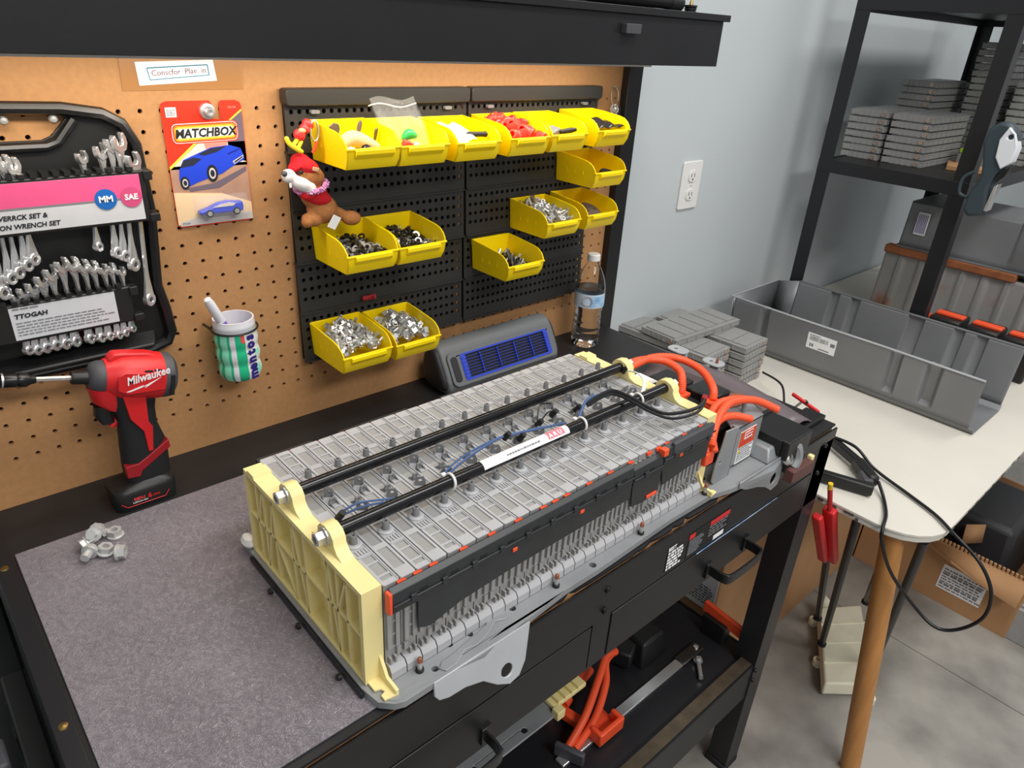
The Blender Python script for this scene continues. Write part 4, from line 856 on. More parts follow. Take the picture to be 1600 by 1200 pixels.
ORD = ['first', 'second', 'third', 'fourth', 'fifth', 'sixth', 'seventh', 'eighth', 'ninth', 'tenth', 'eleventh', 'twelfth']
for n_, (H_, B_, nmrow) in enumerate(((UH, UB, 'upper'), (LH, LBm, 'lower'))):
    for i, ((xh, zh), (xb, zb_)) in enumerate(zip(H_, B_)):
        L = math.hypot(xh - xb, zh - zb_)
        hw = (0.0112 if L > 0.16 else 0.0095) if n_ == 0 else 0.0078 + 0.0018 * math.sin(i * 0.4)
        if n_ == 0 and i == 5: hw = 0.0075
        o = link('wrench', wrench_mesh(L, hw), None, 0.0012); o.location = (xb, -0.031, zb_)
        o.rotation_euler = Euler((R_(3), math.atan2(xh - xb, zh - zb_), R_(62 if n_ == 0 else 55)), 'XYZ')
        # lean inside the rack plane: aim the long axis, then turn the flat sideways
        q = Matrix.Rotation(math.atan2(xh - xb, zh - zb_), 4, 'Y') @ Matrix.Rotation(R_(36 if n_ == 0 else 36), 4, 'Z')
        o.rotation_euler = q.to_euler()
        lab = '%s chrome combination wrench from the left in the %s row of the rack' % (ORD[i], nmrow)
        tag(o, lab, 'wrench', 'chrome wrenches in the rack')

# ---------------------------------------------------------------- paper sign taped to the pegboard
sg = thing('paper_sign', 'white paper strip with handwriting taped above the wrench rack and toy card', 'sign', (0.05, -0.001, 1.498))
S_ = lambda mb: mb.xf(Matrix.Translation((-0.05, 0.001, -1.498)))
S_(MB().plate([(-0.016, 1.476), (0.136, 1.477), (0.138, 1.515), (-0.015, 1.516)], [], -0.0015, -0.0012, 'y')).build('tape', 'tape', sg)
pp = S_(MB().plate([(0.004, 1.482), (0.101, 1.4876), (0.0985, 1.513), (0.0025, 1.509)], [], -0.0022, -0.0016, 'y')).build('paper', 'white_paper', sg)
mat('ink_blue', srgb(40, 128, 160), 0.6)
q = [(0.0155, 1.5022), (0.0905, 1.5068), (0.0915, 1.4945), (0.0175, 1.4885)]
for i in range(4):
    a, b_ = q[i], q[(i + 1) % 4]; S_(MB().tube([(a[0], -0.0022, a[1]), (b_[0], -0.0022, b_[1])], 0.0007, 5)).build('blue_line', 'ink_blue', pp)
text('Conscfor  Plae  in', 0.0095, (0.0195 - 0.05, -0.0024 + 0.001, 1.4960 - 1.498), (PI / 2, R_(-3.5), 0), 'ink_purple', pp, bold=0.0, shear=0.1)

# ---------------------------------------------------------------- carded toy car
CX, CZ = 0.0765, 1.382
cd = thing('toy_car_card', 'red carded blue toy car hanging on the pegboard', 'toy package', (CX, -0.002, CZ))
mat('card_red', srgb(228, 52, 30), 0.35); mat('card_orange', srgb(240, 140, 40), 0.4); mat('card_yellow', srgb(250, 208, 70), 0.4); mat('card_road', srgb(168, 132, 112), 0.4, var=0.12, scale=40); mat('card_sky', srgb(206, 196, 188), 0.4)
mat('card_wall', srgb(104, 92, 104), 0.4); mat('car_blue', srgb(32, 64, 200), 0.25, coat=0.5); mat('car_blue_dark', srgb(20, 36, 130), 0.3); mat('glass_dark', srgb(40, 44, 60), 0.2); mat('tyre', srgb(24, 24, 26), 0.5); mat('card_cream', srgb(230, 200, 160), 0.4); mat('card_grey', srgb(196, 190, 188), 0.4)
hw_, hh = 0.053, 0.0815
o_ = rrect(-hw_, hw_, -hh, hh, 0.006, 3)
# J-shaped hang slot cut into the top edge
o_ = [(-hw_ + 0.005, -hh), (hw_ - 0.005, -hh), (hw_ - 0.0015, -hh + 0.0015), (hw_, -hh + 0.005), (hw_, hh - 0.008), (hw_ - 0.002, hh - 0.0025), (hw_ - 0.008, hh), (0.026, hh), (0.0225, hh - 0.004), (0.0225, hh - 0.024), (0.007, hh - 0.0225), (0.0075, hh - 0.016), (0.0135, hh - 0.014), (0.0135, hh - 0.005), (0.010, hh), (-hw_ + 0.008, hh), (-hw_ + 0.002, hh - 0.0025), (-hw_, hh - 0.008), (-hw_, -hh + 0.005), (-hw_ + 0.0015, -hh + 0.0015)]
MB().plate(o_, [], -0.001, 0, 'y').build('card', 'card_red', cd)
def pr_(poly, m, lay, nm='print'): return MB().plate(poly, [], -0.001 - 0.00025 * lay, -0.001 - 0.00025 * (lay - 1), 'y').build(nm, m, cd)
pr_([(-0.0525, -0.078), (0.0525, -0.078), (0.0525, 0.0), (-0.0525, 0.0)], 'card_road', 1)
pr_([(-0.0525, -0.004), (-0.012, 0.028), (0.0525, 0.028), (0.0525, -0.004)], 'card_sky', 1)
pr_([(-0.0525, 0.0), (-0.012, 0.0325), (-0.012, 0.029), (-0.0525, -0.004)], 'card_yellow', 2)
pr_([(0.026, 0.05), (0.0525, 0.068), (0.0525, 0.0), (0.030, 0.01)], 'card_wall', 1)
pr_([(0.0245, 0.05), (0.0525, 0.0705), (0.0525, 0.068), (0.026, 0.0485)], 'card_yellow', 2)
mat('card_brick', srgb(214, 132, 118), 0.4); pr_([(-0.004, 0.03), (0.028, 0.030), (0.026, 0.018), (-0.002, 0.018)], 'card_brick', 2)
pr_([(-0.0525, -0.078), (0.0525, -0.078), (0.0525, -0.056), (0.012, -0.04), (-0.05, -0.034), (-0.0525, -0.034)], 'card_cream', 2)
pr_([(-0.05, -0.080), (0.0525, -0.080), (0.0525, -0.070), (0.0, -0.064), (-0.048, -0.074)], 'card_grey', 3)
# logo plate
for i, (m_, gk) in enumerate((('card_red', 0.0), ('white_paper', 0.0012), ('card_red', 0.002), ('card_orange', 0.0035), ('card_yellow', 0.0055), ('white_paper', 0.0075))):
    pr_([(x, z + 0.02 * x) for x, z in rrect(-0.0445 + gk, 0.0445 - gk, 0.0285 + gk, 0.0555 - gk, 0.007 - gk * 0.6, 3)], m_, 3 + i)
text('MATCHBOX', 0.0148, (0.0, -0.0034, 0.0415), (PI / 2, R_(-1.2), 0), 'ink_black', cd, bold=0.035, shear=0.2, align='CENTER', sx=0.98)
pr_(rect(-0.0475, -0.034, 0.062, 0.074), 'white_paper', 2); k = MB(); scribbles(k, -0.046, -0.0355, 0.063, 0.071, 4, -0.00151, 3, 0.6); k.build('fine_print', 'ink_grey', cd)
text('00/108', 0.004, (0.034, -0.00125, 0.0725), FACE, 'card_brick', cd, bold=0.01)
# printed car
pr_([(-0.0425, -0.016), (-0.041, -0.004), (-0.034, 0.008), (-0.018, 0.014), (0.004, 0.022), (0.030, 0.024), (0.045, 0.019), (0.048, 0.010), (0.049, 0.004), (0.032, -0.004), (0.016, -0.013), (0.004, -0.016), (-0.018, -0.022), (-0.034, -0.028), (-0.041, -0.024)], 'car_blue', 4, 'printed_car')
pr_([(-0.040, -0.002), (-0.034, 0.007), (-0.020, 0.0105), (-0.010, 0.008), (-0.022, 0.0)], 'glass_dark', 5)
pr_([(-0.014, 0.014), (0.004, 0.021), (0.026, 0.023), (0.012, 0.016), (-0.006, 0.012)], 'glass_dark', 5)
pr_([(0.032, 0.002), (0.048, 0.010), (0.0475, 0.006), (0.034, -0.002)], 'card_grey', 5); pr_([(0.034, 0.0015), (0.0465, 0.0085), (0.0465, 0.0065), (0.0345, -0.0005)], 'glass_dark', 6)
pr_([(0.026, 0.013), (0.044, 0.019), (0.044, 0.0175), (0.027, 0.0115)], 'car_blue_dark', 5)
for x, z, rx, rz in ((0.002, -0.012, 0.0075, 0.0115), (-0.036, -0.022, 0.006, 0.0085)):
    pr_(circ(x, z, rx, 18, rz), 'tyre', 5); pr_(circ(x, z, rx * 0.62, 16, rz * 0.66), 'card_grey', 6); pr_(circ(x, z, rx * 0.4, 12, rz * 0.42), 'glass_dark', 7)
pr_([(-0.034, -0.029), (0.004, -0.025), (0.05, -0.006), (0.05, -0.012), (0.01, -0.032), (-0.03, -0.034)], 'card_wall', 3)
# blister with the little car
bl = MB(); bl.frustum((-0.030, 0.046, -0.072, -0.040), 0.0, (-0.024, 0.041, -0.068, -0.046), 0.02); bl.xf(Matrix.Rotation(PI / 2, 4, 'X') @ Matrix.Translation((0, 0, 0.0018)))
bl.build('blister', 'clear_film', cd, 0.003)
cz = -0.064
cb = [(-0.026, cz), (-0.027, cz + 0.004), (-0.012, cz + 0.0085), (0.0, cz + 0.0135), (0.014, cz + 0.0155), (0.028, cz + 0.0135), (0.034, cz + 0.0135), (0.035, cz + 0.006), (0.034, cz)]
tc = MB().plate(cb, [], -0.0165, -0.0035, 'y').build('toy_car', 'car_blue', cd, 0.0018)
MB().plate([(-0.008, cz + 0.0088), (0.001, cz + 0.0122), (0.014, cz + 0.0138), (0.024, cz + 0.012), (0.02, cz + 0.009)], [], -0.0171, -0.0160, 'y').build('car_window', 'card_sky', tc)
for x in (-0.014, 0.024):
    wv = MB().cyl((x, -0.0175, cz + 0.0012), (x, -0.013, cz + 0.0012), 0.0052, n=18).build('car_wheel', 'tyre', tc)
    MB().cyl((x, -0.0181, cz + 0.0012), (x, -0.0170, cz + 0.0012), 0.0032, n=14).build('hub', 'zinc', wv)
text('ETAJAI', 0.0035, (-0.047, -0.0020, -0.0765), FACE, 'ink_grey', cd)
hk = tag(MB().lathe([(0.009, 0), (0.009, 0.003), (0.0085, 0.005), (0.006, 0.006), (0.006, 0.013), (0.0045, 0.0145), (0.0025, 0.0145), (0.0025, 0.012), (0, 0.012)], 20, Matrix.Rotation(PI / 2, 3, 'X')).build('hanging_bolt', 'zinc'), 'round metal bolt holding up the toy car card', 'bolt'); hk.location = (0.0815, -0.0035, 1.4505); hk.scale = (1.15, 1, 1.15)

# ---------------------------------------------------------------- gum jar with marker
jr = thing('gum_jar', 'green and white ribbed plastic jar used as a pen cup on the pegboard', 'jar', (0.0695, -0.040, 1.076), (0, R_(-1.0), 0))
mat('jar_green', srgb(36, 178, 128), 0.3); mat('jar_mint', srgb(140, 220, 190), 0.3); mat('jar_clear', srgb(214, 214, 220), 0.3); mat('ink_navy', srgb(44, 36, 120), 0.4); mat('purple', srgb(124, 92, 200), 0.4)
prof = [(0.0, 0.002), (0.021, 0.0), (0.0275, 0.004), (0.0305, 0.011), (0.0310, 0.018), (0.0295, 0.026), (0.0285, 0.029), (0.0302, 0.034), (0.0315, 0.042), (0.0302, 0.050), (0.0288, 0.054), (0.0300, 0.058), (0.0312, 0.066), (0.0300, 0.074), (0.0290, 0.080)]
MB().lathe(prof, 32, cap=False).build('jar_body', 'jar_green', jr)
MB().lathe([(0.0290, 0.080), (0.0292, 0.084), (0.0300, 0.086), (0.0292, 0.089), (0.0288, 0.096), (0.0268, 0.096), (0.0262, 0.02), (0.0, 0.018)], 32, cap=False).build('jar_neck', 'jar_clear', jr)
def band(a0, a1, z0, z1, m, nm, k=1.012):
    pz = [(r, z) for r, z in prof if z0 - 1e-6 <= z <= z1 + 1e-6]
    rings = []
    g = MB(); na = 6
    for r, z in pz:
        for i in range(na + 1):
            a = R_(a0 + (a1 - a0) * i / na); g.v.append((r * k * math.cos(a), r * k * math.sin(a), z))
    for j in range(len(pz) - 1):
        for i in range(na): g.f.append((j * (na + 1) + i, j * (na + 1) + i + 1, (j + 1) * (na + 1) + i + 1, (j + 1) * (na + 1) + i)); g.mi.append(0)
    return g.build(nm, m, jr)
for a0, a1, m in ((205, 225, 'jar_mint'), (232, 246, 'jar_clear'), (272, 330, 'white_plastic'), (180, 195, 'jar_mint')): band(a0, a1, 0.004, 0.080, m, 'label_stripe')
band(262, 271, 0.066, 0.080, 'red_bit', 'label_stripe', 1.016)
for i, ch in enumerate('mentos'):
    z = 0.010 + i * 0.0118; a = R_(285); r = 0.0318
    text(ch, 0.0215, (r * math.cos(a), r * math.sin(a), z + 0.003), Euler((PI / 2, R_(-90), R_(285 + 90)), 'XYZ').to_matrix().to_euler() if False else (Matrix.Rotation(R_(285 + 90), 3, 'Z') @ Matrix.Rotation(R_(-90), 3, 'Y') @ Matrix.Rotation(R_(90), 3, 'X')).to_euler(), 'ink_navy', jr, bold=0.05, align='CENTER', sx=0.92)
for z in (0.018, 0.042): band(298, 318, z - 0.0075, z + 0.0085, 'jar_mint', 'mint_print', 1.02)
MB().tube([(0.0325 * math.cos(a), 0.0325 * math.sin(a), 0.080) for a in [2 * PI * i / 28 for i in range(28)]], 0.0016, 6, closed=True).build('wire_ring', 'black_plastic', jr)
MB().tube([(-0.03, 0.012, 0.080), (-0.032, 0.036, 0.080)], 0.002, 6).build('ring_hook', 'black_plastic', jr)
mk_ = thing('marker_pen', 'pale grey marker leaning out of the green jar', 'marker', (0.071, -0.040, 1.120), (R_(8), R_(-24), 0))
MB().lathe([(0.0042, 0), (0.0058, 0.004), (0.0058, 0.06), (0.0062, 0.062)], 14).build('barrel', 'purple', mk_)
MB().lathe([(0.0066, 0.058), (0.0068, 0.06), (0.0066, 0.092), (0.0050, 0.101), (0.002, 0.103), (0, 0.103)], 14).build('cap', 'jar_clear', mk_)
o = MB().lathe([(0.005, 0), (0.0055, 0.05), (0.004, 0.054), (0, 0.055)], 12).build('marker_pen', 'purple'); o.location = (0.078, -0.036, 1.105); o.rotation_euler = (0, R_(6), 0); tag(o, 'purple capped marker standing inside the green jar', 'marker')

# ---------------------------------------------------------------- keys on a hook
ky = thing('key_ring', 'bunch of keys on a split ring hanging right of the bin panel', 'keys', (0.896, -0.006, 1.476))
MB().tube([(0, 0.006, 0), (0, -0.010, 0), (0, -0.014, 0.003)], 0.0014, 6).build('hook', 'zinc', ky)
MB().tube([(0.011 * math.cos(a), -0.008 + 0.002 * math.sin(a), -0.017 + 0.017 * math.sin(a)) for a in [2 * PI * i / 24 for i in range(24)]], 0.0011, 6, closed=True).build('split_ring', 'chrome', ky)
MB().plate(rrect(0.004, 0.022, -0.062, -0.036, 0.006), [], -0.010, -0.003, 'y').build('key_fob', 'black_plastic', ky, 0.001)
for i, (dx, rt) in enumerate(((-0.004, 8), (0.001, -4), (-0.001, 2))):
    kk = MB().plate(circ(0, -0.010, 0.0085, 14), [circ(0, -0.005, 0.003, 8)[::-1]], -0.001, 0.001, 'y').plate([(-0.003, -0.018), (0.003, -0.018), (0.003, -0.036), (0.001, -0.038), (-0.003, -0.035), (-0.002, -0.03)], [], -0.001, 0.001, 'y').build('key', 'chrome', ky)
    kk.location = (dx, -0.011 - i * 0.0025, -0.031); kk.rotation_euler = (0, R_(rt), R_(35 * i))

# ---------------------------------------------------------------- plush toy and little figure hanging on the bins
def blob(parts, vox=0.0022):
    m = MB()
    for c, r, rot in parts:
        M = Matrix.Translation(c) @ Euler([R_(a) for a in rot]).to_matrix().to_4x4() @ Matrix.Diagonal((*r, 1))
        n = len(m.v); m.lathe([(math.sin(PI * i / 12), -math.cos(PI * i / 12)) for i in range(13)], 16)
        for i in range(n, len(m.v)): m.v[i] = tuple(M @ Vector(m.v[i]))
    return m
def fuse(o, vox=0.002):
    r = o.modifiers.new('fuse', 'REMESH'); r.mode = 'VOXEL'; r.voxel_size = vox; r.use_smooth_shade = True
    s = o.modifiers.new('soft', 'SMOOTH'); s.factor = 0.6; s.iterations = 6
    return o
mat('plush_brown', srgb(164, 108, 60), 0.95, var=0.15, scale=300, bump=0.5, bscale=900); mat('plush_red', srgb(196, 22, 34), 0.9, var=0.1, scale=300, bump=0.4, bscale=900); mat('plush_white', srgb(226, 222, 222), 0.95, bump=0.4, bscale=900); mat('lei', srgb(180, 120, 190), 0.8, col2=srgb(230, 160, 190), scale=200)
PX, PZ = 0.205, 1.335
pl = thing('plush_toy', 'brown plush dog in red cap and shirt with a purple flower garland', 'plush toy', (PX, -0.052, PZ))
P_ = lambda x, y, z: (x - PX, y + 0.052, z - PZ)
fuse(blob([(P_(0.196, -0.052, 1.366), (0.021, 0.019, 0.019), (0, 0, 0)), (P_(0.203, -0.052, 1.34), (0.020, 0.017, 0.022), (0, 15, 0)), (P_(0.215, -0.052, 1.316), (0.024, 0.020, 0.022), (0, 20, 0)),
            (P_(0.193, -0.060, 1.304), (0.016, 0.011, 0.010), (0, 20, 0)), (P_(0.184, -0.062, 1.302), (0.008, 0.009, 0.009), (0, 0, 0)), (P_(0.238, -0.056, 1.308), (0.018, 0.009, 0.009), (0, 22, 0)), (P_(0.258, -0.060, 1.299), (0.017, 0.011, 0.0115), (0, 10, 0)),
            (P_(0.206, -0.062, 1.364), (0.011, 0.007, 0.012), (0, -10, 0)), (P_(0.19, -0.066, 1.345), (0.008, 0.008, 0.006), (0, 30, 0))]).build('body', 'plush_brown', pl))
fuse(blob([(P_(0.193, -0.052, 1.379), (0.0215, 0.020, 0.013), (0, 25, 0)), (P_(0.186, -0.052, 1.387), (0.014, 0.014, 0.011), (0, 10, 0)), (P_(0.177, -0.054, 1.381), (0.012, 0.014, 0.006), (0, -35, 0))]).build('red_hat', 'plush_red', pl))
fuse(blob([(P_(0.178, -0.066, 1.358), (0.020, 0.011, 0.010), (0, 28, 0)), (P_(0.161, -0.064, 1.370), (0.0105, 0.010, 0.010), (0, 0, 0)), (P_(0.190, -0.068, 1.351), (0.010, 0.008, 0.009), (0, 0, 0))]).build('muzzle', 'plush_white', pl))
blob([(P_(0.1535, -0.068, 1.3745), (0.0045, 0.004, 0.004), (0, 0, 0))]).build('nose', 'rubber_grey', pl)
blob([(P_(0.1775, -0.069, 1.3745), (0.0035, 0.002, 0.003), (0, 0, 0))]).build('eye', 'ink_black', pl)
MB().cbox(P_(0.199, -0.071, 1.3775), (0.010, 0.002, 0.006), Euler((0, 0.3, 0)).to_matrix()).build('hat_badge', 'tan_leather', pl, 0.001)
MB().cbox(P_(0.160, -0.070, 1.3585), (0.004, 0.002, 0.007)).build('tooth', 'plush_white', pl, 0.001)
fuse(blob([(P_(0.201, -0.052, 1.342), (0.0235, 0.0205, 0.014), (0, 14, 0)), (P_(0.206, -0.052, 1.334), (0.0245, 0.021, 0.013), (0, 16, 0)), (P_(0.186, -0.064, 1.342), (0.010, 0.009, 0.009), (0, 20, 0))]).build('shirt', 'plush_red', pl))
rd = random.Random(2); g = MB()
for i in range(34):
    a = 2 * PI * i / 34; c = P_(0.199 + 0.0225 * math.cos(a), -0.054 + 0.021 * math.sin(a), 1.3500 - 0.35 * 0.0225 * math.cos(a) * -1 * 0.6 + rd.uniform(-0.002, 0.002))
    M = Euler((rd.uniform(0, 3), rd.uniform(0, 3), rd.uniform(0, 3))).to_matrix(); g.cbox(c, (0.007, 0.0015, 0.006), M); g.cbox(c, (0.0015, 0.007, 0.006), M)
g.build('garland', 'lei', pl)
MB().cbox(P_(0.222, -0.074, 1.300), (0.014, 0.001, 0.020), Euler((0.2, 0.5, 0.1)).to_matrix()).build('care_tag', 'white_paper', pl)
mat('toy_yellow', srgb(232, 206, 40), 0.4); mat('toy_red', srgb(214, 44, 44), 0.45); mat('toy_skin', srgb(226, 150, 110), 0.5)
fg = thing('toy_figure', 'tiny red and yellow toy figure with long yellow feet clipped to a bin', 'toy figure', (0.185, -0.06, 1.42))
G_ = lambda x, y, z: (x - 0.185, y + 0.06, z - 1.42)
fuse(blob([(G_(0.200, -0.055, 1.436), (0.009, 0.007, 0.007), (0, 30, 0)), (G_(0.194, -0.056, 1.430), (0.008, 0.007, 0.006), (0, 45, 0)), (G_(0.185, -0.057, 1.4225), (0.009, 0.007, 0.008), (0, 45, 0))], 0.001).build('torso', 'toy_red', fg), 0.001)
fuse(blob([(G_(0.188, -0.060, 1.4285), (0.006, 0.005, 0.004), (0, 0, 0))]).build('face', 'toy_skin', fg), 0.001)
MB().tube([G_(0.182, -0.058, 1.418), G_(0.174, -0.060, 1.411)], 0.0028, 8).build('leg', 'toy_yellow', fg)
MB().tube([G_(0.187, -0.058, 1.415), G_(0.181, -0.060, 1.407)], 0.0028, 8).build('leg', 'toy_yellow', fg)
MB().tube(spline([G_(0.163, -0.061, 1.422), G_(0.167, -0.061, 1.413), G_(0.176, -0.062, 1.406), G_(0.186, -0.062, 1.400)], 5), [0.0015, 0.003] + [0.0034] * 12 + [0.003, 0.0018], 8).build('board', 'toy_yellow', fg)
MB().tube([G_(0.207 + 0.006 * math.cos(a), -0.06, 1.428 + 0.014 * math.sin(a)) for a in [2 * PI * i / 20 for i in range(20)]], 0.0011, 6, closed=True).build('clip_ring', 'zinc', fg)
MB().tube([G_(0.208, -0.062, 1.414), G_(0.206, -0.060, 1.404), G_(0.203, -0.058, 1.398)], 0.0024, 6).build('strap', 'orange_plastic', fg)

# ---------------------------------------------------------------- cordless impact driver standing on the bench
DX, DY = -0.105, -0.078
dr = thing('impact_driver', 'red and black cordless impact driver standing on its battery', 'power tool', (DX, DY, ZB))
A_ = Vector((-0.137 - DX, 0, 1.148 - ZB)); B_ = Vector((-0.044 - DX, 0, 1.126 - ZB)); ax = (B_ - A_).normalized(); LL = (B_ - A_).length
MA = Matrix((Vector((0, 1, 0)).cross(ax), Vector((0, 1, 0)), ax)).transposed()
def DL(prof, nm, m, n=24, par=None, sz=1.0):
    mb = MB().lathe(prof, n); mb.v = [(v[0] * sz, v[1], v[2]) for v in mb.v]
    return mb.xf(Matrix.Translation(A_) @ MA.to_4x4()).build(nm, m, par or dr)
DL([(0.0, -0.001), (0.012, -0.001), (0.0185, 0.003), (0.0215, 0.010), (0.0220, 0.018)], 'nose_cone', 'rubber_grey')
DL([(0.0222, 0.016), (0.0250, 0.024), (0.0290, 0.034), (0.0305, 0.046), (0.0305, 0.082), (0.0295, 0.086)], 'body_shell', 'red_plastic', sz=1.04)
DL([(0.0295, 0.083), (0.0300, 0.086), (0.0290, 0.096), (0.022, 0.102), (0.0, 0.103)], 'rear_cap', 'rubber_grey', sz=1.04)
DL([(0.0, -0.019), (0.0075, -0.019), (0.0085, -0.017), (0.0085, -0.006), (0.0095, -0.003), (0.0095, 0.0)], 'chuck', 'black_plastic', 16)
DL([(0.0, -0.062), (0.0032, -0.062), (0.0032, -0.016)], 'bit_shank', 'zinc', 6)
so = DL([(0.0, -0.092), (0.0075, -0.092), (0.0088, -0.090), (0.0088, -0.076), (0.0080, -0.075), (0.0088, -0.073), (0.0088, -0.066), (0.0062, -0.062), (0.0046, -0.056), (0.0, -0.055)], 'socket', 'black_plastic_gloss', 18)
DL([(0.0090, -0.091), (0.0090, -0.089)], 'socket_ring', 'chrome', 18, so)
# raised top and side panels
mb = MB().plate([(-0.016, 0.027), (-0.010, 0.034), (0.0, 0.0345), (0.03, 0.0335), (0.044, 0.030), (0.044, 0.025), (-0.016, 0.022)], [], -0.009, 0.009, 'y')
mb.xf(Matrix.Translation((A_ + ax * 0.036)) @ Matrix.Rotation(R_(12), 4, 'Y')); mb.build('top_ridge', 'red_plastic', dr, 0.003)
for s, d in ((0, 0.066), (1, 0.078)):
    MB().cbox(A_ + ax * d + Vector((0, -0.0290 + 0.004 * s, 0.016 - 0.0 * s)), (0.009, 0.003, 0.004), Euler((0, R_(12), 0)).to_matrix()).build('vent', 'ink_black', dr)
MB().cbox(A_ + ax * 0.092 + Vector((0, -0.0295, -0.004)), (0.005, 0.003, 0.028), Euler((0, R_(12), 0)).to_matrix()).build('vent', 'ink_black', dr)
MB().plate([(-0.030, 0.012), (-0.022, 0.017), (0.026, 0.014), (0.028, -0.010), (-0.018, -0.014), (-0.030, -0.008)], [], -0.0318, -0.029, 'y').xf(Matrix.Translation((A_ + ax * 0.056)) @ Matrix.Rotation(R_(12), 4, 'Y')).build('logo_panel', 'red_plastic', dr, 0.002)
text('Milwaukee', 0.0155, tuple(A_ + ax * 0.036 + Vector((0, -0.0322, 0.0035))), (PI / 2, R_(-4), 0), 'ink_white', dr, bold=0.02, shear=0.25, sx=0.80)
mb = MB().plate([(0.0, 0.0), (0.021, 0.004), (0.018, 0.0015), (0.044, 0.0095), (0.022, -0.0005), (0.025, 0.0025), (0.004, -0.001)], [], -0.0325, -0.0319, 'y'); mb.xf(Matrix.Translation(A_ + ax * 0.034 + Vector((0, 0, -0.010)))); mb.build('logo_bolt', 'ink_white', dr)
def ring(cx, cz, wx, wy, tilt=0, n=16, e=3.0):
    out_ = []
    for k in range(n):
        a = 2 * PI * k / n; c, s = math.cos(a), math.sin(a)
        X = wx * math.copysign(abs(c) ** (2 / e), c); Yv = wy * math.copysign(abs(s) ** (2 / e), s)
        out_.append((cx + X * math.cos(tilt), Yv, cz + X * math.sin(tilt)))
    return out_
def hz(x0, x1, z, wy, t=0): return ring((x0 + x1) / 2 - DX, z - ZB, (x1 - x0) / 2, wy, t)
MB().loft([hz(-0.134, -0.058, 1.128, 0.020, -0.2), hz(-0.126, -0.064, 1.108, 0.0185, -0.15), hz(-0.118, -0.068, 1.088, 0.0175), hz(-0.117, -0.069, 1.065, 0.018), hz(-0.120, -0.062, 1.035, 0.0195), hz(-0.122, -0.062, 1.010, 0.020, 0.1), hz(-0.122, -0.064, 0.985, 0.020)]).build('grip', 'rubber', dr)
MB().loft([ring(-0.116 - DX, 1.130 - ZB, 0.026, 0.0195, -0.2), ring(-0.118 - DX, 1.112 - ZB, 0.022, 0.0170, -0.1), ring(-0.112 - DX, 1.098 - ZB, 0.012, 0.014, 0)]).build('guard', 'red_plastic', dr)
MB().plate([(-0.108 - DX, 1.128 - ZB), (-0.080 - DX, 1.118 - ZB), (-0.083 - DX, 1.075 - ZB), (-0.079 - DX, 1.066 - ZB), (-0.084 - DX, 1.030 - ZB), (-0.090 - DX, 1.030 - ZB), (-0.091 - DX, 1.062 - ZB), (-0.104 - DX, 1.085 - ZB)], [], -0.0215, -0.012, 'y').build('red_inlay', 'red_plastic', dr, 0.001)
MB().plate([(-0.122 - DX, 1.016 - ZB), (-0.105 - DX, 1.016 - ZB), (-0.063 - DX, 1.040 - ZB), (-0.062 - DX, 1.028 - ZB), (-0.102 - DX, 1.004 - ZB), (-0.106 - DX, 0.996 - ZB), (-0.122 - DX, 0.998 - ZB)], [], -0.0212, -0.010, 'y').build('red_collar', 'red_dark', dr, 0.001)
MB().loft([ring(-0.128 - DX, 1.108 - ZB, 0.011, 0.010, 0.2), ring(-0.130 - DX, 1.094 - ZB, 0.011, 0.010, 0.1), ring(-0.127 - DX, 1.080 - ZB, 0.008, 0.009, 0)]).build('trigger', 'black_plastic', dr)
MB().tube(spline([(-0.112 - DX, 0, 1.100 - ZB), (-0.114 - DX, 0, 1.082 - ZB), (-0.124 - DX, 0, 1.072 - ZB)], 5), 0.005, 8).build('trigger_guard', 'red_plastic', dr)
for z in (0.99, 0.999): MB().cbox((-0.09 - DX, -0.0185, z - ZB), (0.022, 0.001, 0.002)).build('grip_line', 'rubber_grey', dr)
bs = MB().loft([ring(-0.104 - DX, 0.0, 0.040, 0.0275, 0, 20, 5), ring(-0.104 - DX, 0.024, 0.0415, 0.0285, 0, 20, 5), ring(-0.104 - DX, 0.030, 0.040, 0.027, 0, 20, 5), ring(-0.098 - DX, 0.037, 0.026, 0.020, 0, 20, 4)]).build('battery', 'black_plastic', dr)
MB().tube([(-0.138 - DX, -0.0290, 0.016), (-0.131 - DX, -0.0294, 0.009), (-0.082 - DX, -0.0294, 0.009), (-0.076 - DX, -0.0290, 0.017)], 0.0006, 5).build('red_line', 'red_plastic', bs)
text('REDLI', 0.0055, (-0.122 - DX, -0.0292, 0.018), FACE, 'red_bit', bs, bold=0.03); text('Lithium-ion', 0.0042, (-0.124 - DX, -0.0292, 0.0135), FACE, 'ink_white', bs); text('6', 0.010, (-0.104 - DX, -0.0292, 0.0175), FACE, 'red_plastic', bs, bold=0.04); text('.0Ah', 0.005, (-0.098 - DX, -0.0292, 0.0165), FACE, 'red_plastic', bs, bold=0.02)

